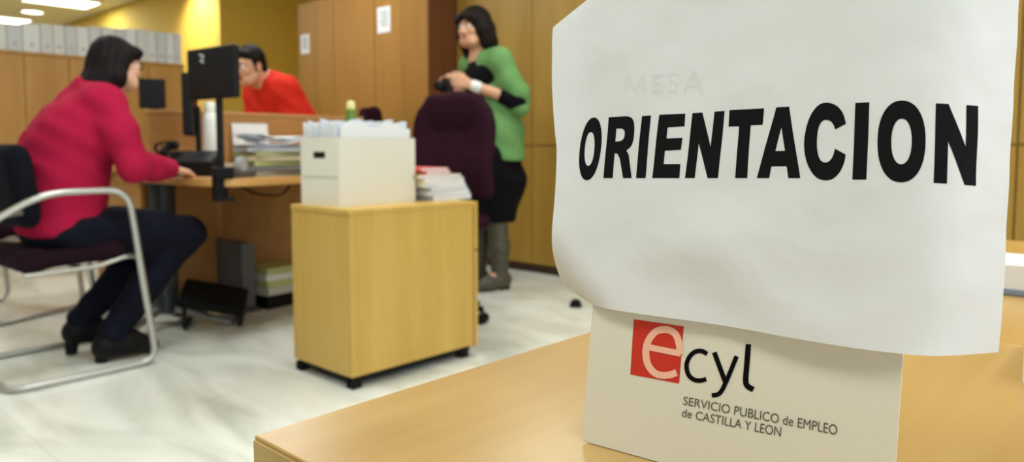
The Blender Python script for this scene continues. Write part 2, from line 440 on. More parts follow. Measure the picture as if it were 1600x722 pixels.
# divider cabinets with white archive boxes on top
zt = 1.575
xs = [-.7, 0.35, 1.66, 2.27, 2.874]
for i in range(4):
    lab = ['low beech divider cabinet out of the frame to the left', 'low beech divider cabinet at the far left edge', 'low beech divider cabinet behind the seated woman', 'low beech divider cabinet at the right end, beside the yellow wall'][i]
    a, b = xs[i], xs[i + 1]
    t = thing('divider_cabinet', lab, 'cabinet', ((a + b) / 2, 6.8, 0), 'beech divider cabinets under the archive boxes')
    bm_obj('carcass', BX(a, b, 6.565, 7.0, .06, zt - .022), W_LOW, t)
    bm_obj('plinth', BX(a, b, 6.59, 7.0, 0, .06), M_SEAM, t)
    bm_obj('top_panel', BX(a, b, 6.54, 7.0, zt - .021, zt, .002), W_LOW, t)
    m = (a + b) / 2
    for (p, q, hx) in ((a, m, m - .04), (m, b, m + .04)):
        d = bm_obj('door', BX(p + .003, q - .003, 6.546, 6.5645, .065, zt - .025, .002), W_LOW, t)
        bm_obj('door_handle', TB(fillet([(hx, 6.546, .9), (hx, 6.52, .9), (hx, 6.52, 1.02), (hx, 6.546, 1.02)], .012, 4), .005, 8), M_SILVER, d, True)
bx = [1.30, 1.41, 1.562, 1.666, 1.785, 1.87, 1.953, 2.04, 2.128, 2.223, 2.321, 2.411, 2.493, 2.576, 2.655, 2.736, 2.802, 2.868]
tones = [(206, 206, 200), (214, 212, 204), (198, 200, 198), (220, 220, 214)]
ordn = ['first', 'second', 'third', 'fourth', 'fifth', 'sixth', 'seventh', 'eighth', 'ninth', 'tenth', 'eleventh', 'twelfth', 'thirteenth', 'fourteenth', 'fifteenth', 'sixteenth', 'seventeenth']
for i in range(len(bx) - 1):
    a, b = bx[i] + .002, bx[i + 1] - .002
    hh = .205 + .058 * min(1, max(0, (a - 1.5) / .9)) + random.uniform(-.006, .006); yy = 6.57 + random.uniform(0, .012)
    mt = mat('archive_white_%d' % (i % 4), tones[i % 4], .75, noise=.02, scale=8)
    o = thing('archive_box', 'white upright archive box on the divider cabinets, %s from the left in the row' % ordn[i], 'archive box', ((a + b) / 2, yy + .16, zt), 'white archive boxes on the divider cabinets')
    bm_obj('box_body', BX(a, b, yy, yy + .3, zt, zt + hh, .004), mt, o)
    bm_obj('finger_hole', LT([(.013, 0), (.013, .002)], (0, 0, 0), 12), mat('hole_grey', (168, 168, 164), .8), o).matrix_local = \
        Matrix.Translation(Vector(((a + b) / 2, yy - .0022, zt + .06)) - o.location) @ Matrix.Rotation(radians(-90), 4, 'X')

# ================================================================== FOREGROUND TABLE
ZT = .70
c0 = atz(397, 680, ZT)
TX0, TY1 = c0[0], c0[1]
TX1 = .663
t = thing('foreground_table', 'pale beech table top in the foreground carrying the sign', 'table', (.42, .0, 0))
bm_obj('tabletop', BX(TX0, TX1 - .001, -.55, TY1, ZT - .03, ZT, .001), W_TABLE, t)
bm_obj('edge_band', BX(TX0 - .0015, TX0 - .0001, -.548, TY1 - .002, ZT - .028, ZT - .002), W_EDGE, t)
for (x, y) in ((TX0 + .05, TY1 - .05), (TX1 - .06, TY1 - .05), (TX0 + .05, -.5), (TX1 - .06, -.5)):
    bm_obj('leg', BX(x - .02, x + .02, y - .02, y + .02, 0, ZT - .03, .003), M_GREY, t)
bm_obj('apron', BX(TX0 + .07, TX1 - .08, TY1 - .055, TY1 - .045, ZT - .15, ZT - .03), M_GREY, t)
t = thing('side_table', 'second beech table butted against the foreground table at right', 'table', (.95, 0, 0))
bm_obj('tabletop', BX(TX1 + .001, 1.42, -.55, TY1 - .02, ZT - .03, ZT - .0005, .0025), wood('side_beech', (204, 162, 90), (188, 142, 70), 'x', .3, 7), t)
for (x, y) in ((TX1 + .06, TY1 - .07), (1.36, TY1 - .07), (TX1 + .06, -.5), (1.36, -.5)):
    bm_obj('leg', BX(x - .02, x + .02, y - .02, y + .02, 0, ZT - .03, .003), M_GREY, t)
bm_obj('apron', BX(TX1 + .08, 1.34, TY1 - .075, TY1 - .065, ZT - .15, ZT - .03), M_GREY, t)

def stack_sheets(name, label, cat, poly_c, w, d, rz, z0, n, th, m, group=None, jit=.004, mats=None):
    t = thing(name, label, cat, (poly_c[0], poly_c[1], z0), group)
    z = z0
    for k in range(n):
        M = Matrix.Translation((poly_c[0] + random.uniform(-jit, jit), poly_c[1] + random.uniform(-jit, jit), 0)) @ Matrix.Rotation(rz + random.uniform(-.03, .03), 4, 'Z')
        bm_obj('sheet_bundle', BX(-w / 2, w / 2, -d / 2, d / 2, z, z + th - .0004, .0006, M=M, seg=1), (mats[k % len(mats)] if mats else m), t); z += th
    return t
M_BLUEG = mat('blue_grey_card', (128, 140, 160), .6)
t = thing('paper_ream', 'bright white block of paper on a blue grey folder at the far right', 'paper', (.935, .13, ZT))
bm_obj('folder', BX(.885, .99, .02, .235, ZT - .0003, ZT + .005, .001), M_BLUEG, t)
bm_obj('paper_block', BX(.888, .985, .024, .232, ZT + .0052, ZT + .031, .001), M_PAPER, t)
t = thing('paper_pad', 'white pad just entering at the right edge on the foreground table', 'paper', (.62, -.02, ZT))
q = atz(1597, 600, ZT)
bm = bmesh.new(); box(bm, 0, .1, -.16, 0, ZT, ZT + .0205, .001, M=Matrix.Translation((q[0], q[1], 0)))
bm_obj('pad_block', bm, M_PAPER, t)
bm_obj('cover_sheet', BX(q[0], q[0] + .1, q[1] - .16, q[1], ZT + .0207, ZT + .0215), M_PAPERB, t)

# ------------------------------------------------------------------ ecyl card (folded tent card)
LEAN = tan(radians(5.6)); LD = RT * .6 + FW * .8
cl = atz(908, 690, ZT); cr = atz(1408, 829, ZT)
CU = cr - cl; CW = np.linalg.norm(CU); CU /= CW; CW -= .0035
CV = np.array([0, 0, 1]) + LD * LEAN; CV = CV - CU * (CV @ CU); CV /= np.linalg.norm(CV)
CN = np.cross(CU, CV)           # towards the viewer
if CN @ (ORG - cl) < 0: CN = -CN
def on_card(px, py, off=.0003):
    d, _ = ray(px, py); tt = ((cl - ORG) @ CN) / (d @ CN); p = ORG + d * tt
    return p + CN * off
CHT = .082
M_CARD = mat('cream_card', (228, 221, 200), .45, noise=.015, scale=12)
t = thing('desk_sign', 'cream folded tent card with a red and black printed logo, under the paper sheet', 'sign', tuple((cl + cr) / 2 - CN * .03))
def plate(o, u, v, nrm, poly, th):
    bm = bmesh.new()
    a = [bm.verts.new(o + u * x + v * y) for x, y in poly]; b = [bm.verts.new(o + u * x + v * y - nrm * th) for x, y in poly]
    bm.faces.new(a); bm.faces.new(b[::-1]); n = len(poly)
    for k in range(n): bm.faces.new((a[k], b[k], b[(k + 1) % n], a[(k + 1) % n]))
    bmesh.ops.recalc_face_normals(bm, faces=bm.faces); return bm
taper = .0035
pl = [(0, .0005), (CW, .0005), (CW + .001, CHT), (taper, CHT)]
pl = [(p.x, p.y) for p in fillet([(CW * .5, .0005, 0), (0.0, .0005, 0), (taper * .75, CHT, 0), (CW + .001, CHT, 0), (CW, .0005, 0), (CW * .5, .0005, 0)], [.006, .002, .002, .003], 4)][:-1]
fp = bm_obj('front_panel', plate(cl, CU, CV, CN, pl, .0016), M_CARD, t)
back0 = cl - CN * .05; back0[2] = ZT + .0005
top = cl + CV * CHT - CN * .002
BVv = top - back0; bh = np.linalg.norm(BVv); BVv = BVv / bh
bn = np.cross(CU, BVv);
if bn @ CN > 0: bn = -bn
bm_obj('back_panel', plate(back0, CU, BVv, bn, [(.004, 0), (CW - .03, 0), (CW - .03, bh - .002), (taper + .002, bh - .002)], .0014), M_CARD, t)
hz = np.array([CN[0], CN[1], 0]); hz /= np.linalg.norm(hz)
f0 = cl - CN * .003; f0[2] = ZT + .0003
bm_obj('base_panel', plate(f0 - hz * .0455, CU, hz, np.array([0, 0, 1.]), [(.006, 0), (CW + .003, 0), (CW + .003, .044), (.006, .044)], -.0012), M_CARD, t)

def strip(bm, pts, w, fn, n=6):
    """stroke of width w (pixels of the letter drawing) laid on the card"""
    P2 = [Vector((x, y, 0)) for x, y in pts]
    ws = w if isinstance(w, (list, tuple)) else [w] * len(P2)
    L, R = [], []
    for i, p in enumerate(P2):
        a = P2[max(i - 1, 0)]; b = P2[min(i + 1, len(P2) - 1)]; d = (b - a).normalized(); nn = Vector((-d.y, d.x, 0)) * ws[i] / 2
        L.append(bm.verts.new(fn(*(p + nn).xy))); R.append(bm.verts.new(fn(*(p - nn).xy)))
    for i in range(len(P2) - 1): bm.faces.new((L[i], L[i + 1], R[i + 1], R[i]))
def smooth_path(pts, n=8):
    out = []; P2 = [Vector(p) for p in pts]
    for i in range(len(P2) - 1):
        p0 = P2[max(i - 1, 0)]; p1 = P2[i]; p2 = P2[i + 1]; p3 = P2[min(i + 2, len(P2) - 1)]
        for k in range(n):
            t_ = k / n
            out.append(.5 * ((2 * p1) + (-p0 + p2) * t_ + (2 * p0 - 5 * p1 + 4 * p2 - p3) * t_ ** 2 + (-p0 + 3 * p1 - 3 * p2 + p3) * t_ ** 3))
    out.append(P2[-1]); return [tuple(p) for p in out]
def cz(off): return lambda x, y: on_card(970 + x / 5.1565, 490 + y / 5.1565, off)
def facing(bm):
    bm.normal_update()
    for f in bm.faces:
        if f.normal.dot(Vector(CN)) < 0: f.normal_flip()
    return bm
M_RED = mat('logo_red', (206, 46, 24), .5); M_PEACH = mat('logo_pale', (250, 190, 160), .5); M_INK = mat('ink_black', (8, 7, 8), .7, spec=.1); M_INK2 = mat('ink_grey', (100, 96, 84), .7, spec=.1)
bm = bmesh.new(); vs = [bm.verts.new(cz(.0002)(*p)) for p in ((106, 46), (508, 103), (471, 563), (78, 490))]; bm.faces.new(vs)
bm_obj('logo_square', facing(bm), M_RED, fp)['label'] = 'red printed logo square'
bm = bmesh.new(); f_ = cz(.0004)
strip(bm, smooth_path([(478, 330), (474, 250), (446, 170), (400, 136), (345, 128), (285, 145), (235, 200), (208, 270), (206, 340), (224, 415), (272, 475), (335, 497), (400, 492), (452, 474)]), 56, f_)
bm2 = f_; strip(bm, [(238, 272), (486, 322)], 50, cz(.0005))
bm_obj('logo_letter', facing(bm), M_PEACH, fp)['label'] = 'pale letter e in the red square'
bm = bmesh.new()
strip(bm, smooth_path([(698, 325), (655, 302), (605, 306), (560, 342), (533, 405), (540, 475), (575, 522), (630, 540), (690, 528)]), 36, cz(.0003))
strip(bm, [(755, 312), (845, 555)], [38, 38], cz(.0003))
strip(bm, smooth_path([(935, 343), (880, 480), (845, 560), (815, 620), (785, 650), (735, 658)]), 36, cz(.00035))
strip(bm, smooth_path([(1030, 246), (1018, 400), (1008, 530), (1020, 580), (1070, 612)]), 44, cz(.0003))
bm_obj('logo_lettering', facing(bm), M_INK, fp)['label'] = 'black letters cyl'

def text_mesh(body):
    cu = bpy.data.curves.new('txt', 'FONT'); cu.body = body; cu.offset = .0
    o = bpy.data.objects.new('txt', cu); COL.objects.link(o); bpy.context.view_layer.update()
    me = bpy.data.meshes.new_from_object(o.evaluated_get(bpy.context.evaluated_depsgraph_get()))
    V = [tuple(v.co) for v in me.vertices]; Fc = [tuple(p.vertices) for p in me.polygons]
    bpy.data.objects.remove(o); bpy.data.curves.remove(cu); bpy.data.meshes.remove(me)
    xs_ = [v[0] for v in V]; a, b = min(xs_), max(xs_)
    return [((v[0] - a) / (b - a), v[1] / .70) for v in V], Fc       # u in 0..1, v in cap heights
def small_text(bm, body, b0, b1, t0, t1):
    V, Fc = text_mesh(body)
    vs = []
    for u, v in V:
        x = b0[0] + (b1[0] - b0[0]) * u + (t0[0] + (t1[0] - t0[0]) * u) * v
        y = b0[1] + (b1[1] - b0[1]) * u + (t0[1] + (t1[1] - t0[1]) * u) * v
        vs.append(bm.verts.new(on_card(1060 + x / 6.154, 600 + y / 6.154, .0003)))
    for f in Fc:
        try: bm.faces.new([vs[k] for k in f])
        except ValueError: pass
bm = bmesh.new()
small_text(bm, 'SERVICIO PUBLICO de EMPLEO', (46, 196), (1526, 490), (10, -80), (6, -98))
small_text(bm, 'de CASTILLA Y LEON', (34, 312), (986, 506), (10, -80), (8, -92))
bm_obj('printed_lettering', facing(bm), M_INK2, fp)['label'] = 'small grey lettering'

# ------------------------------------------------------------------ the white paper sign
pxD = [(869, .386), (920, .377), (1030, .352), (1150, .329), (1270, .308), (1408, .288), (1490, .2825), (1578, .2875)]
ctrl = [FW * D + RT * (px - 800) / 1150 * D for px, D in pxD]
dense = np.array(smooth_path([tuple(c) for c in ctrl], 24)); sl_ = np.r_[0, np.cumsum(np.linalg.norm(np.diff(dense, axis=0), axis=1))]
PW = sl_[-1]; ZB, ZTOP = .7702, .9335
def pcurve(s):
    return np.array([np.interp(s, sl_, dense[:, i]) for i in range(3)])
def pnorm(s):
    e = .002; a = pcurve(max(s - e, 0)); b = pcurve(min(s + e, PW)); d = (b - a) / np.linalg.norm(b - a)
    n = np.cross(d, [0, 0, 1.]);
    return n if n @ (-pcurve(s)) > 0 else -n
def curl(s, z, sx, zx, ang, R):
    """roll a corner backwards beyond a fold line through (sx,zx), outward normal at angle ang"""
    nx, nz = cos(ang), sin(ang); q = (s - sx) * nx + (z - zx) * nz
    if q <= 0: return s, z, 0.
    th = q / R
    return s + nx * (R * sin(th) - q), z + nz * (R * sin(th) - q), -R * (1 - cos(th))
def paper(s, z, off=0.):
    b = 0.
    s2, z2, d = curl(s, z, 0.0, ZB + .046, radians(222), .028); b += d
    s2, z2, d = curl(s2, z2, .012, .917, radians(125), .02); b += d
    # slack bulges of the sheet
    b += .0030 * math.exp(-((s - .085) / .03) ** 2 - ((z - .805) / .016) ** 2) - .0012 * math.exp(-((s - .12) / .02) ** 2 - ((z - .795) / .014) ** 2)
    b += .0014 * sin(s * 60 + z * 40) * math.exp(-((z - .775) / .018) ** 2) + .0012 * math.exp(-((s - .03) / .015) ** 2 - ((z - .9) / .02) ** 2)
    b += .0003 * sin(s * 95 - z * 130 + 1) * sin(z * 90 + .5)
    p = pcurve(min(max(s2, 0), PW)); n = pnorm(min(max(s2, 0), PW))
    if s2 < 0: p = p + (pcurve(.003) - pcurve(0)) / .003 * s2
    if s2 > PW: p = p + (pcurve(PW) - pcurve(PW - .003)) / .003 * (s2 - PW)
    return p + np.array([0, 0, z2]) + LD * LEAN * (z2 - .85) + n * (b + off)
M_SHEET = mat('sign_paper', (224, 222, 217), .75, noise=.012, scale=14, bump=.3, bscale=22)
bm = bmesh.new(); NS, NZ = 110, 80; TH = .00015
def zrange(u):
    s = u * PW
    zt_ = ZTOP - .020 * max(0, 1 - s / .026)
    zb_ = ZB + .0035 * max(0, 1 - s / .02)
    return zb_, zt_
fr_, bk_ = [], []
for j in range(NZ + 1):
    A, B = [], []
    for i in range(NS + 1):
        u = i / NS; zb_, zt_ = zrange(u); z = zb_ + (zt_ - zb_) * j / NZ; s = u * PW + .0008 * sin(z * 70) * max(0, 1 - u * 8) - max(0, z - .85) / .08 * .009 * max(0, 1 - u * 5)
        A.append(bm.verts.new(paper(s, z))); B.append(bm.verts.new(paper(s, z, -TH)))
    fr_.append(A); bk_.append(B)
for j in range(NZ):
    for i in range(NS):
        bm.faces.new((fr_[j][i], fr_[j][i + 1], fr_[j + 1][i + 1], fr_[j + 1][i])); bm.faces.new((bk_[j][i], bk_[j + 1][i], bk_[j + 1][i + 1], bk_[j][i + 1]))
for i in range(NS):
    bm.faces.new((fr_[0][i], bk_[0][i], bk_[0][i + 1], fr_[0][i + 1])); bm.faces.new((fr_[NZ][i], fr_[NZ][i + 1], bk_[NZ][i + 1], bk_[NZ][i]))
for j in range(NZ):
    bm.faces.new((fr_[j][0], fr_[j + 1][0], bk_[j + 1][0], bk_[j][0])); bm.faces.new((fr_[j][NS], bk_[j][NS], bk_[j + 1][NS], fr_[j + 1][NS]))
bmesh.ops.recalc_face_normals(bm, faces=bm.faces)
sheet = bm_obj('paper_sign', bm, M_SHEET, None, True)

def inv(px, py):
    s = PW * .5; z = .85
    s = float(np.interp(px, [p for p, _ in pxD], np.interp(np.linspace(0, 1, len(pxD)), np.linspace(0, 1, len(pxD)), [sl_[min(24 * k, len(sl_) - 1)] for k in range(len(pxD))])))
    for _ in range(7):
        a = project(paper(s, z)); e = 1e-4
        bS = project(paper(s + e, z)); bZ = project(paper(s, z + e))
        J = np.array([[(bS[0] - a[0]) / e, (bZ[0] - a[0]) / e], [(bS[1] - a[1]) / e, (bZ[1] - a[1]) / e]])
        d = np.linalg.solve(J, [px - a[0], py - a[1]]); s += float(np.clip(d[0], -.03, .03)); z += float(np.clip(d[1], -.03, .03))
    return s, z
def poly_fill(loops):
    cu = bpy.data.curves.new('gl', 'CURVE'); cu.dimensions = '2D'; cu.fill_mode = 'BOTH'
    for lp in loops:
        sp = cu.splines.new('POLY'); sp.points.add(len(lp) - 1)
        for pt, (x, y) in zip(sp.points, lp): pt.co = (x, y, 0, 1)
        sp.use_cyclic_u = True
    o = bpy.data.objects.new('gl', cu); COL.objects.link(o); bpy.context.view_layer.update()
    me = bpy.data.meshes.new_from_object(o.evaluated_get(bpy.context.evaluated_depsgraph_get()))
    b = bmesh.new(); b.from_mesh(me)
    bpy.data.objects.remove(o); bpy.data.curves.remove(cu); bpy.data.meshes.remove(me)
    bmesh.ops.remove_doubles(b, verts=b.verts, dist=1e-6)
    return b
def lay(b, off):
    """cut the flat letter fine and lay it on the curved sheet"""
    xs_ = [v.co.x for v in b.verts]; ys_ = [v.co.y for v in b.verts]
    for k in range(1, int((max(xs_) - min(xs_)) / .003) + 1):
        bmesh.ops.bisect_plane(b, geom=b.verts[:] + b.edges[:] + b.faces[:], plane_co=(min(xs_) + .003 * k, 0, 0), plane_no=(1, 0, 0))
    for k in range(1, int((max(ys_) - min(ys_)) / .004) + 1):
        bmesh.ops.bisect_plane(b, geom=b.verts[:] + b.edges[:] + b.faces[:], plane_co=(0, min(ys_) + .004 * k, 0), plane_no=(0, 1, 0))
    for v in b.verts: v.co = Vector(paper(v.co.x, v.co.y, off))
    b.normal_update()
    for f in b.faces:
        if f.normal.dot(Vector(ORG) - f.calc_center_median()) < 0: f.normal_flip()
    return b
def Z(k):
    ox = (890, 1100, 1320)[k]; return lambda x, y: (ox + x / 4.8136, 150 + y / 4.8136)
def oval(k, cx, cy, a, b, sh, n=44, pw=1.0):
    g = Z(k); out = []
    for i in range(n):
        th = 2 * pi * i / n; c, s_ = cos(th), sin(th)
        c2 = math.copysign(abs(c) ** pw, c); s2 = math.copysign(abs(s_) ** pw, s_)
        out.append(g(cx + a * c2 + sh * s2, cy - b * s2))
    return out
def pg(k, *pts): return [Z(k)(*p) for p in pts]
def spg(k, pts, n=5):
    return [Z(k)(p[0], p[1]) for p in smooth_path([(x, y, 0) for x, y in pts], n)]
glyphs = [
    [oval(0, 157, 398, 80, 236, 27, pw=.92), oval(0, 151, 398, 36, 127, 10, pw=.92)],
    [pg(0, (295, 160), (425, 152)) + spg(0, [(440, 153), (472, 170), (487, 215), (485, 300), (468, 370), (428, 410)]) + pg(0, (445, 440), (468, 618), (403, 618), (378, 470), (360, 434), (340, 432), (325, 618), (255, 618)),
     pg(0, (353, 246)) + spg(0, [(388, 244), (410, 256), (415, 285), (408, 318), (388, 338)]) + pg(0, (345, 344))],
    [pg(0, (545, 151), (613, 147), (572, 618), (500, 618))],
    [pg(0, (675, 141), (872, 133), (865, 228), (738, 237), (730, 320), (850, 314), (838, 405), (718, 412), (708, 512), (834, 512), (826, 618), (622, 618))],
    [pg(0, (925, 129), (1000, 124)) + pg(1, (50, 382), (80, 118), (156, 112), (106, 618), (28, 618)) + pg(0, (972, 355), (942, 618), (868, 618))],
    [pg(1, (193, 106), (453, 93), (442, 216), (352, 222), (326, 618), (235, 618), (265, 228), (185, 230))],
    [pg(1, (545, 85), (641, 80), (725, 618), (635, 618), (622, 528), (508, 530), (490, 618), (398, 618)), pg(1, (583, 235), (610, 412), (538, 414))],
    [spg(1, [(1069, 208), (1045, 130), (1000, 75), (930, 50), (860, 70), (800, 150), (765, 260), (753, 370), (768, 480), (805, 565), (850, 615), (905, 634), (965, 625), (1020, 575), (1055, 500), (1066, 440)], 4)
     + spg(1, [(986, 396), (970, 450), (945, 488), (910, 500), (875, 480), (855, 420), (850, 340), (860, 250), (885, 195), (920, 180), (955, 192), (976, 220), (988, 252)], 4)],
    [pg(2, (80, 52), (186, 47), (163, 629), (57, 629))],
    [oval(2, 427, 342, 181, 308, 4, pw=.9), oval(2, 427, 342, 77, 171, 3, pw=.92)],
    [pg(2, (685, 55), (780, 60), (907, 382), (914, 68), (1002, 75), (985, 677), (900, 669), (776, 343), (768, 660), (668, 654))],
]
big = bmesh.new()
for lps in glyphs:
    b = lay(poly_fill([[inv(*p) for p in lp] for lp in lps]), .00012)
    me = bpy.data.meshes.new('t'); b.to_mesh(me); b.free(); big.from_mesh(me); bpy.data.meshes.remove(me)
bm_obj('printed_lettering', big, mat('toner_black', (21, 20, 21), .8, spec=.1), sheet)['label'] = 'heavy black slanted lettering ORIENTACION'
# faint lettering showing through the sheet
fnt = bmesh.new(); M0 = [(215, 395), (250, 245), (300, 395), (400, 235), (430, 395)]
def fz(x, y): return inv(940 + x / 6.154, 80 + y / 6.154)
def faint(pts, w=26):
    out = bmesh.new(); strip(out, pts, w, lambda x, y: (*fz(x, y), 0)); b = lay(out, .0001)
    me = bpy.data.meshes.new('t'); b.to_mesh(me); b.free(); fnt.from_mesh(me); bpy.data.meshes.remove(me)
faint([(232, 400), (255, 240)]); faint([(255, 240), (318, 395)]); faint([(318, 395), (400, 232)]); faint([(400, 232), (418, 398)])
faint([(492, 395), (505, 232)]); faint([(500, 238), (590, 228)], 22); faint([(495, 315), (575, 308)], 22); faint([(490, 390), (585, 385)], 22)
faint(smooth_path([(735, 232), (690, 215), (655, 240), (670, 290), (715, 310), (730, 350), (700, 390), (640, 375)], 4), 22)
faint([(800, 400), (885, 190)]); faint([(885, 190), (975, 415)]); faint([(835, 335), (945, 335)], 20)
bm_obj('faint_lettering', fnt, mat('show_through', (219, 217, 212), .8), sheet)['label'] = 'faint grey lettering MESA showing through'
tag(sheet, 'white paper sheet printed ORIENTACION in heavy black slanted capitals', 'sign')

# ================================================================== PEDESTAL WITH BOX AND MAGAZINES
PX0, PX1, PY0, PY1, PZ0, PZ1 = 1.478, 2.075, 2.112, 2.485, .045, .635
t = thing('drawer_pedestal', 'beech drawer pedestal on dark castors, carrying the white box', 'pedestal', ((PX0 + PX1) / 2, (PY0 + PY1) / 2, 0))
bm_obj('carcass', BX(PX0, PX1 - .002, PY0, PY1, PZ0, PZ1 - .02, .002), W_PED, t)
bm_obj('top_panel', BX(PX0 - .003, PX1 + .001, PY0 - .003, PY1 + .003, PZ1 - .0198, PZ1, .003), W_PED, t)
for k in range(3):
    a = PZ0 - .01 + k * .2; d = bm_obj('drawer', BX(PX1 + .003, PX1 + .022, PY0 - .002, PY1 + .002, a + .002, a + .196, .002), W_PED, t)
    bm_obj('handle', TB(fillet([(PX1 + .022, 2.25, a + .15), (PX1 + .045, 2.25, a + .15), (PX1 + .045, 2.35, a + .15), (PX1 + .022, 2.35, a + .15)], .012, 4), .005, 8), M_SILVER, d, True)
bm_obj('base_frame', BX(PX0 + .012, PX1 - .012, PY0 + .012, PY1 - .012, .026, PZ0 - .0002), M_BLACK2, t)
for x in (PX0 + .025, PX1 - .045):
    for y in (PY0 + .022, PY1 - .022):
        bm = bmesh.new()
        for s_ in (-.012, .012): box(bm, x - .022, x + .022, y + s_ - .007, y + s_ + .007, 0, .036, .006)
        bm_obj('castor', bm, M_BLACK2, t)

# archive carton with papers
RZ = radians(3)
bo = Vector((1.522, 2.232, PZ1)); bw, bd, bhh = .368, .232, .25
MB_ = Matrix.Translation(bo) @ Matrix.Rotation(RZ, 4, 'Z')
t = thing('carton', 'open white cardboard box stuffed with loose papers on the pedestal', 'box', tuple(bo))
bm = bmesh.new(); box(bm, 0, bw, 0, .003, 0, bhh, M=MB_); box(bm, 0, bw, bd - .003, bd, 0, bhh, M=MB_)
box(bm, 0, .003, .003, bd - .003, 0, bhh, M=MB_); box(bm, bw - .003, bw, .003, bd - .003, 0, bhh, M=MB_); box(bm, .003, bw - .003, .003, bd - .003, 0, .003, M=MB_)
bm_obj('carton_body', bm, M_WBOX, t)
bm_obj('hand_hole', BX(-.0008, -.0002, bd * .35, bd * .65, bhh - .075, bhh - .052, M=MB_), M_BLACK, t)
bm_obj('side_flap', BX(-.0012, -.0003, .01, bd - .01, bhh * .42, bhh * .425, M=MB_), M_GREY, t)
k = 0
y_ = .012
while y_ < bd - .02:
    th = random.uniform(.006, .012); tall = bhh + random.uniform(.042, .056); ti = random.uniform(-.02, .02)
    Mx = MB_ @ Matrix.Translation((random.uniform(.006, .016), y_, .004)) @ Matrix.Rotation(ti * .3, 4, 'X') @ Matrix.Rotation(random.uniform(-.02, .02), 4, 'Y')
    n_ = 14; bm = bmesh.new(); A = []
    wv = random.uniform(0, 6)
    for zi in range(2):
        pass
    g = [[[None] * 2 for _ in range(7)] for _ in range(n_ + 1)]
    for i in range(n_ + 1):
        for j in range(7):
            xx = (bw - .03) * i / n_; zz = (tall + .010 * sin(i * .9 + wv)) * j / 6
            yy2 = .004 * sin(i * .7 + wv) * (j / 6) ** 2
            for s_ in (0, 1): g[i][j][s_] = bm.verts.new(Mx @ Vector((xx, yy2 + s_ * th * .6, zz)))
    for i in range(n_):
        for j in range(6):
            bm.faces.new((g[i][j][0], g[i + 1][j][0], g[i + 1][j + 1][0], g[i][j + 1][0])); bm.faces.new((g[i][j][1], g[i][j + 1][1], g[i + 1][j + 1][1], g[i + 1][j][1]))
        bm.faces.new((g[i][6][0], g[i + 1][6][0], g[i + 1][6][1], g[i][6][1])); bm.faces.new((g[i][0][1], g[i + 1][0][1], g[i + 1][0][0], g[i][0][0]))
    for j in range(6):
        bm.faces.new((g[0][j][0], g[0][j + 1][0], g[0][j + 1][1], g[0][j][1])); bm.faces.new((g[n_][j][1], g[n_][j + 1][1], g[n_][j + 1][0], g[n_][j][0]))
    p = bm_obj('loose_papers', bm, [M_PAPER, M_PAPERB, M_PAPER][k % 3], None, True)
    tag(p, 'bundle of white loose papers standing in the open cardboard box', 'papers', 'loose papers in the cardboard box')
    y_ += th * .6 + .0085; k += 1

def leaflet(name, label, cat, c, w, d, rz, z, th, cover, group, pages=None):
    t = thing(name, label, cat, (c[0], c[1], z), group)
    M = Matrix.Translation((c[0], c[1], 0)) @ Matrix.Rotation(rz, 4, 'Z')
    bm = bmesh.new(); box(bm, -w / 2 + .003, w / 2 - .002, -d / 2 + .003, d / 2 - .003, z + .0012, z + th - .0012, M=M)
    bm_obj('pages', bm, pages or M_PAPER, t)
    bm = bmesh.new(); box(bm, -w / 2, w / 2, -d / 2, d / 2, z, z + .0011, M=M); box(bm, -w / 2, w / 2, -d / 2, d / 2, z + th - .0011, z + th, M=M)
    box(bm, -w / 2, -w / 2 + .0015, -d / 2, d / 2, z + .0011, z + th - .0011, M=M)
    bm_obj('cover', bm, cover, t)
    return t
z = PZ1
col = lambda n, c: mat(n, c, .5)
mags = [('light grey magazine at the bottom of the stack beside the box', (190, 200, 212), .021, .02, 2.0), ('white magazine just above the bottom of the stack beside the box', (226, 230, 236), .017, .012, -3.0),
        ('pale blue grey magazine in the middle of the stack beside the box', (168, 178, 190), .016, -.002, 5.0), ('white booklet above the pale blue grey one beside the box', (236, 234, 222), .017, -.012, -2.0), ('cream thick booklet near the top of the stack beside the box', (228, 222, 196), .019, -.022, 3.0),
        ('tan folder under the red folder beside the box', (196, 158, 116), .014, -.035, -4.0)]
for lab, c, th, dx, a in mags:
    leaflet('magazine', lab, 'magazine', (2.03 + dx, 2.335), .22, .25, radians(a), z, th, col('cover_%d_%d_%d' % c, c), 'magazines stacked on the pedestal'); z += th + .0004
for lab, c, th, dx, a in [('salmon red folder on top of the magazine stack beside the box', (226, 112, 96), .014, -.022, 8), ('pinkish red folder lying topmost beside the box', (232, 96, 84), .012, -.032, 2)]:
    leaflet('folder', lab, 'folder', (2.0 + dx, 2.335), .15, .22, radians(a), z, th, col('cover_%d_%d_%d' % c, c), 'red folders topping the magazine stack'); z += th + .0004

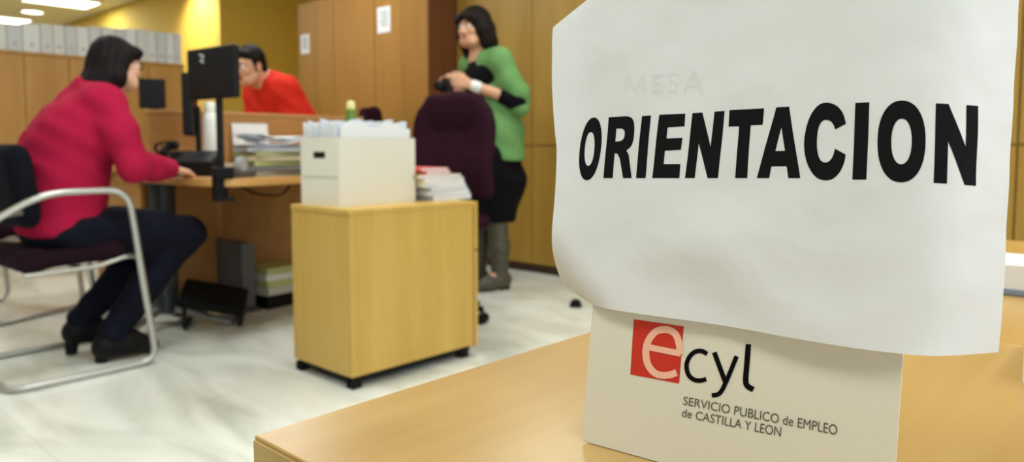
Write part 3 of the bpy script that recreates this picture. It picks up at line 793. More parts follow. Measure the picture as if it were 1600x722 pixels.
# ================================================================== DESK
DZ = .72
t = thing('office_desk', 'rounded beech desk with grey legs where the woman in red sits', 'desk', (1.8, 3.35, 0))
outl = arc2([(1.8, 3.83), (1.335, 3.83), (1.33, 3.2), (1.37, 2.83), (1.75, 2.88), (2.45, 2.98), (2.45, 3.83), (1.8, 3.83)], [.02, .5, .2, .4, .05, .02], 8)[:-1]
bm = bmesh.new(); prism(bm, outl, DZ - .032, DZ, .004); bm_obj('desktop', bm, W_DESK, t)
bm_obj('modesty_panel', BX(1.845, 1.865, 2.97, 3.8, .36, DZ - .033), W_PART, t)
bm_obj('panel_leg', BX(1.82, 1.89, 3.54, 3.82, .02, .3598, .004), M_GREY, t)
bm_obj('leg_foot', BX(1.80, 1.91, 3.52, 3.835, 0, .0198, .004), M_DGREY, t)
cx, cy = 1.455, 3.60
lp = bm_obj('column_leg', LT([(.06, .06), (.06, DZ - .05), (.1, DZ - .045), (.1, DZ - .033)], (cx, cy, 0), 24), M_DGREY, t, True)
for k in range(4):
    a = radians(35 + 90 * k); p = (cx + .34 * cos(a), cy + .34 * sin(a))
    bm_obj('foot_bar', TB([(cx + .055 * cos(a), cy + .055 * sin(a), .075), (cx + .2 * cos(a), cy + .2 * sin(a), .045), (p[0], p[1], .018)], [.02, .018, .016], 10), M_SILVER, lp, True)
t = thing('desk_screen', 'low beech partition screen standing behind the desk', 'screen', (2.25, 3.86, 0))
bm_obj('screen_panel', BX(1.50, 2.80, 3.845, 3.875, .08, 1.02), W_PART, t)
bm_obj('top_rail', BX(1.495, 2.805, 3.84, 3.88, 1.0202, 1.04, .003), wood('rail_beech', (196, 150, 96), (178, 130, 76), 'x', .4, 8), t)
for x in (1.56, 2.72): bm_obj('foot', BX(x - .02, x + .02, 3.70, 4.02, 0, .0798, .006), M_GREY, t)
# desk behind the screen
t = thing('rear_desk', 'beech desk behind the partition where the man in red leans', 'desk', (1.95, 4.35, 0))
bm_obj('desktop', BX(1.5, 2.46, 3.9, 4.75, .712, .74, .003), W_DESK, t)
for x in (1.54, 2.42): bm_obj('panel_leg', BX(x - .012, x + .012, 4.05, 4.72, 0, .7118), W_PART, t)
bm_obj('modesty_panel', BX(1.556, 2.404, 4.3, 4.318, .25, .7118), W_PART, t)

def monitor(name, label, pts_w, h_, base=None, m=M_BLACK, thick=.035, emblem=False):
    """pts_w: two top corners of the back face (left, right)"""
    a, b = Vector(pts_w[0]), Vector(pts_w[1]); return a, b
# monitor on clamp pole
A_, B_ = Vector(atd(291, 79, 3.10)), Vector(atd(364, 67, 2.90)); A_.z = B_.z = (A_.z + B_.z) / 2
u = (B_ - A_); wd = u.length; u.normalize(); dn = Vector((0, 0, -1)); nb = u.cross(dn).normalized()
if nb.dot(Vector((-1, -.5, 0))) < 0: nb = -nb          # towards the camera = back of the screen
mh = .208
MM = Matrix(((u.x, 0, nb.x, A_.x), (u.y, 0, nb.y, A_.y), (0, -1, 0, A_.z), (0, 0, 0, 1)))
pole = Vector(atd(346, 290, 2.99)); 
t = thing('monitor', 'black monitor seen from behind on a clamped pole at the desk edge', 'monitor', (pole.x, pole.y, DZ))
bm = bmesh.new(); box(bm, 0, wd, 0, mh, -.028, 0, .006, M=MM); bk = bm_obj('screen_housing', bm, M_BLACK, t)
bm = bmesh.new(); box(bm, .012, wd - .012, .012, mh - .012, -.0295, -.0283, M=MM); bm_obj('display', bm, mat('dark_glass', (10, 12, 16), .1), bk)
bm = bmesh.new()
for (x, y, a) in ((.112, .03, .3), (.122, .042, -.9), (.116, .055, .4)):
    box(bm, -.014, .014, -.004, .004, .0002, .0012, M=MM @ Matrix.Translation((x, y, 0)) @ Matrix.Rotation(a, 4, 'Z'))
bm_obj('emblem', bm, mat('pale_grey_print', (196, 198, 200), .5), bk)['label'] = 'small pale squiggle mark'
pc = Vector(atd(346, 150, 2.99)); pc.x, pc.y = pole.x, pole.y
mc = A_ + u * wd * .62 - Vector((0, 0, mh * .6)) + nb * .003; 
bm = bmesh.new(); tube(bm, [(pole.x, pole.y, DZ - .085), (pole.x, pole.y, 1.085)], .0145, 14); bm_obj('pole', bm, M_BLACK, t, True)
bm_obj('tilt_bracket', TB([(pole.x, pole.y, 1.07), tuple(A_ + u * wd * .66 - Vector((0, 0, mh - .02)) - nb * .014)], .012, 10), M_BLACK, t, True)
bm = bmesh.new(); box(bm, pole.x - .03, pole.x + .045, pole.y - .028, pole.y + .028, DZ + .0005, DZ + .05, .006); box(bm, pole.x - .03, pole.x + .045, pole.y - .025, pole.y + .025, DZ - .09, DZ - .075, .004)
box(bm, pole.x - .03, pole.x - .018, pole.y - .022, pole.y + .022, DZ - .075, DZ + .001)
bm_obj('clamp', bm, M_BLACK, t)
bm_obj('clamp_screw', TB([(pole.x + .02, pole.y, DZ - .075), (pole.x + .02, pole.y, DZ - .033)], .007, 8), M_BLACK2, t)
# edge-on second monitor
c = Vector(atd(297, 160, 3.62)); rd = Vector((c.x, c.y, 0)).normalized(); sd = Vector((rd.y, -rd.x, 0))
Me = Matrix(((rd.x, sd.x, 0, c.x), (rd.y, sd.y, 0, c.y), (0, 0, 1, 0), (0, 0, 0, 1))) @ Matrix.Rotation(radians(5), 4, 'Z')
t = thing('monitor', 'black flat monitor seen nearly edge on behind the desk telephone', 'monitor', (c.x, c.y, DZ))
bm = bmesh.new(); box(bm, -.15, .17, -.022, .022, .905, 1.2, .008, M=Me); h1 = bm_obj('screen_housing', bm, M_BLACK, t)
bm = bmesh.new(); box(bm, -.14, .16, -.0232, -.0222, .92, 1.19, M=Me); bm_obj('display', bm, mat('dark_glass', (10, 12, 16), .1), h1)
bm = bmesh.new(); box(bm, -.03, .03, .023, .045, DZ + .012, 1.05, .004, M=Me); bm_obj('neck', bm, M_BLACK, t)
bm = bmesh.new(); box(bm, -.1, .1, -.05, .07, DZ + .0002, DZ + .0118, .004, M=Me); bm_obj('base', bm, M_BLACK, t)
# telephone
c = Vector(atz(284, 268, DZ)); c = Vector(atd(285, 266, 3.28)); c.z = DZ
rx = Vector(RT); Mp = frame_matrix((c.x, c.y, DZ), rx + Vector((0, .1, 0)), Vector(FW))
t = thing('telephone', 'black desk telephone with raised handset and coiled cord', 'telephone', (c.x, c.y, DZ))
bm = bmesh.new()
vs = [bm.verts.new(Mp @ Vector(p)) for p in ((-.12, -.02, .0005), (.13, -.02, .0005), (.13, .17, .0005), (-.12, .17, .0005), (-.12, -.02, .065), (.13, -.02, .065), (.13, .17, .115), (-.12, .17, .115))]
for f in ((3, 2, 1, 0), (4, 5, 6, 7), (0, 1, 5, 4), (1, 2, 6, 5), (2, 3, 7, 6), (3, 0, 4, 7)): bm.faces.new([vs[i] for i in f])
bmesh.ops.bevel(bm, geom=bm.edges[:], offset=.006, segments=2, affect='EDGES')
bd_ = bm_obj('phone_body', bm, M_BLACK, t)
bm = bmesh.new(); tube(bm, [Mp @ Vector(p) for p in ((-.085, -.005, .095), (-.09, .03, .12), (-.09, .1, .138), (-.085, .15, .138))], [.02, .014, .014, .022], 10); bm_obj('handset', bm, M_BLACK2, t, True)
bm = bmesh.new()
for i in range(4):
    for j in range(3):
        x, y = .0 + j * .03, .02 + i * .028; zc = .065 + .05 * (y + .02) / .19
        box(bm, x - .009, x + .009, y - .008, y + .008, zc, zc + .006, M=Mp)
bm_obj('keypad', bm, mat('key_grey', (70, 72, 76), .5), bd_)
pts = [Mp @ Vector((-.095 - .03 * sin(k * .12), .0 + .12 * k / 60 + .008 * sin(k * 1.2), .10 + .05 * sin(pi * k / 60) + .008 * cos(k * 1.2))) for k in range(61)]
bm_obj('coiled_cord', TB(pts, .004, 6), M_BLACK2, t, True)

# tall white cup
c = atd(329, 205, 3.55)
cup = bm_obj('flask', LT([(.034, 0), (.036, .01), (.036, .20), (.03, .235), (.024, .245), (.026, .25), (.026, .285), (.02, .295)], (c[0], c[1], DZ + .0003 + .05), 20), mat('flask_white', (240, 238, 228), .4), None, True)
tag(cup, 'tall white flask standing beyond the monitor pole', 'flask')
tr = bm_obj('tray', BX(c[0] - .045, c[0] + .12, c[1] - .05, c[1] + .06, DZ + .0002, DZ + .05, .004), mat('tray_beige', (206, 190, 160), .6)); tag(tr, 'low beige letter tray under the white flask', 'tray')
# paper pile on the desk
base = Vector((1.80, 3.17, 0)); z = DZ
pile = [('grey green folder at the bottom of the desk pile', (120, 118, 100), .026, 0, 3), ('dark grey folder second from the bottom of the desk pile', (92, 92, 94), .02, -.01, -6), ('yellow green folder in the lower part of the desk pile', (196, 200, 120), .022, .012, 4), ('beige folder above the yellow green one', (190, 176, 140), .02, -.004, -3),
        ('olive folder in the middle of the desk pile', (164, 168, 110), .02, .01, 8), ('pale grey folder in the upper desk pile', (176, 180, 186), .018, 0, -5), ('blue grey folder under the white papers on the desk pile', (140, 152, 176), .012, .012, 5)]
for lab, cc, th, dx, a in pile:
    leaflet('folder', lab, 'folder', (base.x + dx, base.y + dx), .3, .23, radians(-8 + a), z + .0003, th, col('cover_%d_%d_%d' % cc, cc), 'folders piled on the desk', mat('pages_%d_%d_%d' % cc, tuple(int(q * .75 + 50) for q in cc), .8, noise=.1, scale=90, stretch=(.2, .2, 3))); z += th + .0005
for k in range(3):
    bm = bmesh.new(); Mw = Matrix.Translation((base.x - .02 + .02 * k, base.y + .015 * k, 0)) @ Matrix.Rotation(radians(-18 + 14 * k), 4, 'Z')
    n_ = 16; rows = []
    for i in range(n_ + 1):
        x = -.15 + .3 * i / n_; zz = z + .0005 + .014 * k + (.010 * (1 + sin(i * .55 + k))) * (abs(x) / .15)
        rows.append([bm.verts.new(Mw @ Vector((x, y, zz + e))) for y, e in ((-.105, 0), (.105, 0), (.105, .0035), (-.105, .0035))])
    for A, B in zip(rows, rows[1:]):
        for q in range(4): bm.faces.new((A[q], A[(q + 1) % 4], B[(q + 1) % 4], B[q]))
    bm.faces.new(rows[0][::-1]); bm.faces.new(rows[-1]); bmesh.ops.recalc_face_normals(bm, faces=bm.faces)
    o = bm_obj('paper_sheaf', bm, [M_PAPER, M_PAPERB, M_PAPER][k], None, True)
    tag(o, ['curling white sheaf lowest on top of the folder pile', 'bluish white sheaf in between on top of the folder pile', 'curling white sheaf uppermost on the folder pile'][k], 'papers', 'white sheaves on the folder pile')
# grey puncher between
t = thing('tape_dispenser', 'grey tape dispenser on the desk beside the monitor clamp', 'tape dispenser', (1.50, 2.98, DZ))
M9 = Matrix.Translation((1.56, 3.0, DZ)) @ Matrix.Rotation(radians(35), 4, 'Z')
bm = bmesh.new(); box(bm, -.07, .07, -.025, .025, .0005, .03, .006, M=M9); bm_obj('base', bm, M_GREY, t)
bm = bmesh.new(); lathe(bm, [(.012, -.012), (.034, -.012), (.034, .012), (.012, .012)], (0, 0, 0), 18); bmesh.ops.transform(bm, matrix=M9 @ Matrix.Translation((-.02, 0, .055)) @ Matrix.Rotation(radians(90), 4, 'X'), verts=bm.verts[:]); bm_obj('tape_roll', bm, mat('tape_grey', (170, 172, 176), .35), t, True)
# white sheet leaning on the screen
bm = bmesh.new(); a = Vector((1.93, 3.80, DZ + .0005)); box(bm, 0, .21, 0, .003, 0, .262, M=Matrix.Translation(a) @ Matrix.Rotation(radians(-7), 4, 'X'))
o = bm_obj('paper_sheet', bm, M_PAPER); tag(o, 'blank white sheet propped upright against the partition screen', 'paper')
# bottle
c = (2.09, 2.96)
t = thing('bottle', 'green bottle with a pale yellow cap poking up behind the papers', 'bottle', (c[0], c[1], DZ))
bm_obj('bottle_body', LT([(.034, .0005), (.036, .02), (.036, .2), (.03, .25), (.024, .28), (.022, .31)], (c[0], c[1], DZ), 18), mat('green_plastic', (96, 128, 48), .3), t, True)
bm_obj('cap', LT([(.02, .3102), (.021, .32), (.021, .335), (.017, .348), (.008, .352)], (c[0], c[1], DZ), 18), mat('cap_yellow', (232, 220, 150), .4), t, True)
# cable drooping beneath the desk edge
pts = [Vector((1.52, 2.95, DZ - .034)), Vector((1.6, 2.98, DZ - .07)), Vector((1.72, 3.0, DZ - .085)), Vector((1.8, 3.05, DZ - .06)), Vector((1.84, 3.1, DZ - .036))]
tag(bm_obj('cable', TB(smooth_path([tuple(p) for p in pts], 6), .005, 6), M_BLACK2, None, True), 'black cable drooping under the near desk edge', 'cable')

# things on the floor below
t = thing('footrest', 'black tilted footrest on the floor under the desk', 'footrest', (1.68, 3.40, 0))
Mf = Matrix.Translation((1.62, 3.44, 0)) @ Matrix.Rotation(radians(-30), 4, 'Z')
bm = bmesh.new(); box(bm, -.15, .15, -.13, .13, -.02, .02, .012, M=Mf @ Matrix.Translation((0, 0, .125)) @ Matrix.Rotation(radians(14), 4, 'Y') @ Matrix.Rotation(radians(14), 4, 'X')); bm_obj('platform', bm, M_BLACK2, t)
for s_ in (-1, 1): bm_obj('side_frame', TB(fillet([Mf @ Vector((s_ * .12, -.12, .08 - s_ * .03)), Mf @ Vector((s_ * .12, -.13, .012)), Mf @ Vector((s_ * .12, .13, .012)), Mf @ Vector((s_ * .12, .10, .10 - s_ * .03))], .03, 4), .012, 8), M_BLACK, t, True)
t = thing('floor_carton', 'small open carton of papers and yellow green folders on the floor under the desk', 'box', (2.08, 3.66, 0))
MC = Matrix.Translation((2.08, 3.66, 0)) @ Matrix.Rotation(radians(8), 4, 'Z')
bm = bmesh.new()
box(bm, -.16, .16, -.13, -.126, 0, .07, M=MC); box(bm, -.16, .16, .126, .13, 0, .07, M=MC); box(bm, -.16, -.156, -.126, .126, 0, .07, M=MC); box(bm, .156, .16, -.126, .126, 0, .07, M=MC); box(bm, -.156, .156, -.126, .126, 0, .004, M=MC)
bm_obj('tray', bm, M_BLACK, t)
z = .005
for i, cc in enumerate([(230, 228, 214), (236, 234, 222), (214, 212, 200), (200, 204, 128), (238, 236, 226), (190, 196, 130)]):
    bm = bmesh.new(); box(bm, -.145, .145, -.115, .115, 0, .034, .003, M=MC @ Matrix.Translation((0, 0, z)) @ Matrix.Rotation(random.uniform(-.04, .04), 4, 'Z'))
    o = bm_obj('document_bundle', bm, col('doc_%d' % i, cc))
    tag(o, ['white document bundle at the bottom of the black floor tray', 'cream document bundle second from the bottom in the floor tray', 'greyish document bundle in the middle of the floor tray', 'yellow green document bundle in the floor tray', 'white document bundle above the yellow green one on the floor', 'pale olive document bundle on top of the floor tray'][i], 'documents', 'document bundles on the floor tray'); z += .0345
t = thing('door_stop', 'small black rubber door stop on the floor by the closet', 'door stop', (3.12, 2.37, 0))
bm_obj('rubber_dome', LT([(.03, .0003), (.03, .02), (.024, .035), (.008, .042)], (3.09, 2.37, 0), 16), M_BLACK2, t, True)
bm_obj('base_ring', LT([(.036, 0.0), (.036, .006), (.031, .008)], (3.09, 2.37, 0), 16), M_BLACK, t, True)

# monitor beyond the screen, behind the seated woman
c = Vector((1.705, 4.28, .74)); yaw = radians(118)
t = thing('monitor', 'small black monitor on the rear desk, beside the seated woman’s face', 'monitor', tuple(c))
Mm = Matrix.Translation(c) @ Matrix.Rotation(radians(-22), 4, 'Z')
bm = bmesh.new(); box(bm, -.075, .06, -.02, .02, .325, .49, .006, M=Mm); h1 = bm_obj('screen_housing', bm, M_BLACK, t)
bm = bmesh.new(); box(bm, -.065, .05, .0201, .0212, .335, .48, M=Mm); bm_obj('display', bm, mat('dark_glass', (10, 12, 16), .1), h1)
bm = bmesh.new(); box(bm, -.025, .025, -.012, .012, .012, .33, .004, M=Mm); bm_obj('neck', bm, M_BLACK, t)
bm = bmesh.new(); box(bm, -.09, .09, -.07, .07, .0003, .0118, .004, M=Mm); bm_obj('base', bm, M_BLACK, t)

# ================================================================== CHAIRS
def cantilever(label, loc, rz, group):
    """visitor chair built at the origin: faces +x, seat centre at (0,0)"""
    t = thing('cantilever_chair', label, 'chair', loc, group, local=True, rz=rz)
    yw = .27; pts = []
    side = [(-.24, .59), (-.07, .69), (.215, .69), (.30, .014), (-.16, .014)]
    for x, z in side: pts.append((x, -yw, z))
    for x, z in side[::-1]: pts.append((x, yw, z))
    pts[4] = (-.20, -yw, .014); pts[5] = (-.20, yw, .014)
    bm_obj('frame', TB(fillet(pts, [.09, .08, .07, .07, .07, .07, .08, .09], 7), .0125, 12), M_SILVER, t, True)
    s = SDF(); s.cap((-.09, -.17, .44), (-.09, .17, .44), .034, .034, .05); s.cap((.19, -.17, .452), (.19, .17, .452), .034, .034, .05)
    for y in (-.17, -.085, 0, .085, .17): s.cap((-.09, y, .44), (.19, y, .452), .034, .034, .05)
    st = sdf_obj('seat', s, .011, M_SEATF, t)
    s = SDF()
    for z in (.59, .63, .67, .71, .75, .79, .83): s.cap((-.085 - (z - .58) * .13, -.17, z), (-.085 - (z - .58) * .13, .17, z), .03, .03, .06)
    sdf_obj('backrest', s, .011, M_NAVYF, t)
    for sy in (-1, 1):
        bm_obj('seat_bar', TB(fillet([(-.12, sy * .2, .395), (.12, sy * .2, .40), (.235, sy * .2, .43), (.248, sy * .262, .43)], .03, 4), .009, 8), M_SILVER, t, True)
        bm_obj('back_bar', TB([(-.10, sy * .18, .62), (-.19, sy * .262, .62)], .011, 8), M_SILVER, t, True)
    bm_obj('cross_bar', TB([(.07, -.2, .398), (.07, .2, .398)], .009, 8), M_SILVER, t, True)
    return t
ch = cantilever('silver framed cantilever chair with dark seat, occupied by the woman in the crimson jumper', (.845, 3.215, 0), radians(2), 'silver cantilever chairs')
copy_tree(ch, (.93, 4.42, 0), radians(24), 'empty silver framed cantilever chair further back at the left edge')

def swivel(label, loc, rz, group):
    t = thing('swivel_chair', label, 'chair', loc, group, local=True, rz=rz)       # faces +x
    s = SDF()
    for z in np.linspace(.62, 1.09, 9):
        wx = .205 - .05 * max(0, (z - .95) / .12) ** 2; xx = -.22 - .05 * (z - .6) + .03 * math.exp(-((z - .75) / .1) ** 2)
        s.cap((xx + .03, -wx, z), (xx, 0, z), .035, .035, .06); s.cap((xx, 0, z), (xx + .03, wx, z), .035, .035, .06)
    b = sdf_obj('backrest', s, .011, M_MAROON, t)
    s = SDF()
    for z in np.linspace(.935, 1.05, 4): s.cap((-.205 - .04 * (z - .6), -.16, z), (-.205 - .04 * (z - .6), .16, z), .035, .035, .05)
    sdf_obj('head_pad', s, .011, mat('maroon_dark', (36, 15, 24), .95, spec=.1, noise=.12, scale=60, bump=.25, bscale=300), b)
    s = SDF()
    for x in (-.19, -.1, 0, .1, .19): s.cap((x, -.18, .475), (x, .18, .475), .04, .04, .06)
    sdf_obj('seat', s, .011, M_MAROON, t)
    bm_obj('back_stem', TB(fillet([(-.05, 0, .42), (-.30, 0, .42), (-.285, 0, .70)], .06, 5), .018, 10), M_BLACK, t, True)
    bm_obj('gas_column', LT([(.03, .1), (.03, .28), (.018, .285), (.018, .43)], (0, 0, 0), 16), M_BLACK, t, True)
    bs = bm_obj('star_base', LT([(.045, .07), (.045, .115), (.03, .13)], (0, 0, 0), 16), M_BLACK2, t, True)
    for k in range(5):
        a = radians(20 + 72 * k)
        bm_obj('base_arm', TB([(.04 * cos(a), .04 * sin(a), .1), (.28 * cos(a), .28 * sin(a), .07)], [.024, .016], 8), M_BLACK2, bs, True)
        bm = bmesh.new()
        for s_ in (-1, 1):
            c_ = Vector((.28 * cos(a) - s_ * .014 * sin(a), .28 * sin(a) + s_ * .014 * cos(a), .0275))
            r_ = bmesh.ops.create_cone(bm, segments=16, radius1=.027, radius2=.027, depth=.016, cap_ends=True)['verts']
            bmesh.ops.transform(bm, matrix=Matrix.Translation(c_) @ Matrix.Rotation(a, 4, 'Z') @ Matrix.Rotation(radians(90), 4, 'X'), verts=r_)
        tube(bm, [(.28 * cos(a), .28 * sin(a), .0275), (.28 * cos(a), .28 * sin(a), .07)], .008, 8)
        bm_obj('castor', bm, M_BLACK, bs)
    return t
sw = swivel('maroon swivel chair standing in front of the woman in green', (2.40, 2.735, 0), radians(195), 'maroon swivel chairs')
copy_tree(sw, (3.06, 4.46, 0), radians(127), 'maroon swivel chair behind the partition, only its rounded top showing')

# ================================================================== PEOPLE
def V3(*a): return np.array(a, float)
def nrm(v): v = np.array(v, float); return v / np.linalg.norm(v)
def axes(fwd, up=(0, 0, 1)):
    f = nrm(fwd); r = nrm(np.cross(f, up)); u = np.cross(r, f)
    return np.stack([r, f, u], 1)        # columns: right, forward, up
def add_head(s, c, R, k=1., smile=False, neck=None, nr=.05):
    g = lambda x, y, z: c + R @ V3(x, y, z) * k
    e = lambda p, r, kk=.02, sub=False: s.ell(g(*p), np.array(r) * k, R, kk, sub)
    e((0, -.012, .03), (.072, .092, .085), .03)
    e((0, .022, -.022), (.058, .064, .084), .03)
    s.cap(g(-.028, .048, -.083), g(.028, .048, -.083), .026 * k, .026 * k, .03)      # jaw
    s.cap(g(0, .066, -.088), g(0, .07, -.086), .017 * k, .017 * k, .02)              # chin
    for sx in (-1, 1):
        s.cap(g(sx * .05, .01, -.055), g(sx * .034, .05, -.083), .022 * k, .02 * k, .03)
        e((sx * .031, .087, .004), (.019, .013, .012), .010, True)                   # socket
        s.cap(g(sx * .012, .083, .022), g(sx * .046, .072, .022), .009 * k, .007 * k, .012)  # brow ridge
        e((sx * .040, .062, -.025), (.022, .018, .018), .02)                         # cheek
        e((sx * .073, -.006, -.008), (.011, .021, .033), .006)                        # ear
        e((sx * .080, .0, -.006), (.007, .011, .018), .005, True)
        e((sx * .010, .094, -.034), (.008, .009, .007), .008)                        # nostril wing
    s.cap(g(0, .084, .006), g(0, .101, -.028), .009 * k, .0125 * k, .012)            # nose
    s.cap(g(-.020, .075, -.058), g(.020, .075, -.058), .010 * k, .010 * k, .012)     # mouth mound
    s.cap(g(-.023, .088, -.0585), g(.023, .088, -.0585), .0028 * k, .0028 * k, .003, True)
    if neck is not None: s.cap(c + R @ V3(0, -.015, -.055) * k, neck, nr * k, nr * k * 1.1, .03)
def face_parts(par, c, R, k=1., brow=M_HAIR):
    g = lambda x, y, z: c + R @ V3(x, y, z) * k
    for sx in (-1, 1):
        s = SDF(); s.ell(g(sx * .031, .0755, .003), np.array([.0125] * 3) * k, R, .002); ew = sdf_obj('eye', s, .003, M_EYEW, par, None, 0)
        s = SDF(); s.ell(g(sx * .031, .0855, .003), np.array([.0055, .0035, .0055]) * k, R, .002); sdf_obj('iris', s, .0018, M_IRIS, ew, None, 0)
        bm = TB([g(sx * .014, .0905, .021), g(sx * .03, .0875, .027), g(sx * .046, .074, .021)], [.003, .0035, .002], 6); bm_obj('eyebrow', bm, brow, par, True)
    s = SDF(); s.chain([g(-.022, .083, -.055), g(0, .0885, -.0535), g(.022, .083, -.055)], [.003 * k, .0048 * k, .003 * k], .003)
    s.chain([g(-.020, .083, -.063), g(0, .0875, -.065), g(.020, .083, -.063)], [.003 * k, .0055 * k, .003 * k], .003)
    sdf_obj('lips', s, .0028, M_LIP, par, None, 1)
def add_hand(s, w, d, palm, side, curls=(.5, .55, .6, .65), thumb=.6, k=1.):
    """w wrist, d towards the fingers, palm = direction the palm faces, side = towards the thumb"""
    d = nrm(d); palm = np.array(palm, float); palm = nrm(palm - d * (palm @ d)); t = np.cross(d, palm)
    if t @ np.array(side) < 0: t = -t
    for i, (off, l) in enumerate(((.028, .072), (.0095, .080), (-.0095, .074), (-.027, .058))):
        kn = w + (d * (.088 - .006 * abs(i - 1)) + t * off) * k
        s.cap(w + (d * .012 + t * off * .55) * k, kn, .0135 * k, .0115 * k, .012)
        a = curls[i]; p = kn; L = [l * .46, l * .31, l * .25]; r = [.0100, .0088, .0078, .0065]; ang = 0
        for j in range(3):
            ang += a * (.8 if j == 0 else 1.0)
            q = p + (d * cos(ang) + palm * sin(ang)) * L[j] * k
            s.cap(p, q, r[j] * k, r[j + 1] * k, .003); p = q
    b = w + (d * .022 + t * .022 + palm * .006) * k; m = b + (d * .034 + t * .024 + palm * .012) * k
    s.cap(b, m, .0145 * k, .0115 * k, .01)
    e1 = m + (d * (.030) + t * (.012 - .02 * thumb) + palm * .014 * thumb) * k
    s.cap(m, e1, .011 * k, .0095 * k, .004); s.cap(e1, e1 + (d * .022 - t * .008 * thumb + palm * .006) * k, .0095 * k, .0075 * k, .004)
def folds(amp, fx, fy, fz, ph=0.):
    return lambda X, Y, Z: amp * (np.sin(X * fx + Z * fz * .7 + ph) * np.sin(Y * fy - Z * fz + ph * 2) + .5 * np.sin(Z * fz * 1.9 + X * fx * 1.3 + ph))

# ---------------------------------------------------------------- seated woman in crimson
hipc, waist, chest, neck = V3(.93, 3.22, .555), V3(.935, 3.22, .72), V3(.995, 3.22, .92), V3(1.065, 3.222, 1.075)
Rs, Ls = V3(1.045, 3.065, 1.02), V3(1.035, 3.385, 1.02)
Re, Rh = V3(1.10, 2.975, .775), V3(1.285, 3.085, .762)
Le, Lh = V3(.935, 3.565, .865), V3(.91, 3.385, .735)
hc = V3(1.134, 3.208, 1.185); Rm = axes((1, .18, -.06))
kr, kl = V3(1.36, 3.125, .485), V3(1.36, 3.33, .485); ar, al = V3(1.055, 3.13, .11), V3(1.015, 3.35, .14)
b = SDF()
add_head(b, hc, Rm, .92, neck=neck - V3(0, 0, .02))
b.chain([hipc, waist, chest, neck - V3(.01, 0, .03)], [.12, .105, .115, .06], .05)
b.chain([Rs, Re, Rh], [.05, .04, .027], .03); b.chain([Ls, Le, Lh], [.05, .04, .027], .03)
b.cap(Rs, Ls, .042, .042, .03)
add_hand(b, Rh, nrm(V3(.24, .12, -.06)), V3(0, 0, -1), V3(-.3, 1, 0), (.25, .25, .28, .3), .3)
add_hand(b, Lh, nrm(V3(.12, -.45, -.25)), V3(0, -.6, -.5), V3(.3, 0, 1), (.3, .35, .35, .4), .4)
for hy, kk, aa in ((-.09, kr, ar), (.09, kl, al)):
    b.chain([hipc + V3(0, hy, -.02), kk, aa], [.085, .058, .04], .03)
b.cap(ar, V3(1.17, 3.125, .03), .032, .022, .02); b.cap(al, V3(1.12, 3.335, .035), .032, .022, .02)
pw = sdf_obj('person', b, .0065, M_SKIN, None, None, 1)
face_parts(pw, hc, Rm, .92)
M_CRIM = mat('crimson_knit', (170, 24, 60), .95, spec=.15, noise=.1, scale=25, bump=.3, bscale=220)
s = SDF()
s.chain([V3(.915, 3.22, .52), V3(.92, 3.22, .64), waist, V3(.955, 3.22, .83), chest], [.135, .14, .135, .138, .132], .06)
for sy in (-1, 1):
    s.chain([V3(.91, 3.22 + sy * .06, .53), V3(.93, 3.22 + sy * .055, .72), V3(.975, 3.22 + sy * .07, .9), V3(1.035, 3.22 + sy * .10, 1.015)], [.125, .115, .115, .075], .05)
s.cap(neck + V3(-.03, .0, -.06), neck + V3(-.008, 0, .006), .074, .060, .05)
s.cap(neck + V3(-.045, .06, -.05), neck + V3(-.03, .02, -.02), .062, .058, .05)
s.cap(Rs + V3(0, .02, -.01), neck + V3(-.01, -.03, -.01), .066, .056, .05); s.cap(Ls + V3(0, -.02, -.01), neck + V3(-.01, .03, -.01), .066, .056, .05)
s.chain([Rs, V3(1.07, 3.01, .9), Re], [.066, .062, .056], .04); s.chain([Re, V3(1.19, 3.03, .768), Rh - V3(.01, .005, 0)], [.056, .052, .043], .03)
s.chain([Ls, V3(.985, 3.485, .95), Le], [.068, .06, .054], .04); s.chain([Le, V3(.915, 3.49, .81), Lh + V3(-.005, .03, .02)], [.06, .054, .044], .03)
s.cut((0, 0, .51), (0, 0, -1), .02)
s.cut(neck + V3(.0, 0, .05), (.3, 0, 1), .015)
sdf_obj('jumper', s, .0085, M_CRIM, pw, folds(.0024, 34, 28, 38))
M_JEAN = mat('dark_denim', (20, 21, 32), .85, spec=.1, noise=.12, scale=40, bump=.2, bscale=260)
s = SDF(); s.ell(hipc + V3(.0, 0, -.035), (.155, .19, .10), None, .05)
for hy, kk, aa in ((-.09, kr, ar), (.09, kl, al)):
    s.chain([hipc + V3(.02, hy, -.03), (hipc + V3(0, hy, -.03)) * .45 + kk * .55, kk], [.10, .09, .074], .04)
    s.chain([kk, kk * .5 + aa * .5 + V3(-.01, 0, 0), aa + V3(.0, 0, .0)], [.074, .064, .056], .03)
s.cut((0, 0, .068), (0, 0, -1), .01)
sdf_obj('trousers', s, .0085, M_JEAN, pw, folds(.003, 30, 25, 33, 1.))
M_SHOE = mat('black_leather', (15, 12, 12), .6, spec=.2)
for aa, toe, hz_ in ((ar, V3(1.195, 3.12, .036), 0), (al, V3(1.15, 3.335, .036), .0)):
    s = SDF(); s.cap(aa + V3(-.02, 0, -.035), aa + V3(.02, 0, .005), .044, .047, .03); s.chain([aa + V3(-.035, 0, -.055), aa * .5 + toe * .5 + V3(0, 0, -.012), toe], [.042, .044, .034], .03)
    s.cut((0, 0, .0025), (0, 0, -1), .004)
    sh = sdf_obj('shoe', s, .006, M_SHOE, pw)
    bm = bmesh.new(); tube(bm, [aa + V3(-.04, 0, -.075), aa + V3(-.045, 0, -aa[2] + .001)] if aa[2] > .1 else [aa, aa - V3(0, 0, .05)], [.028, .022], 12); bm_obj('heel', bm, M_SHOE, sh, True)
s = SDF()
gh = lambda x, y, z: hc + Rm @ V3(x, y, z) * .92
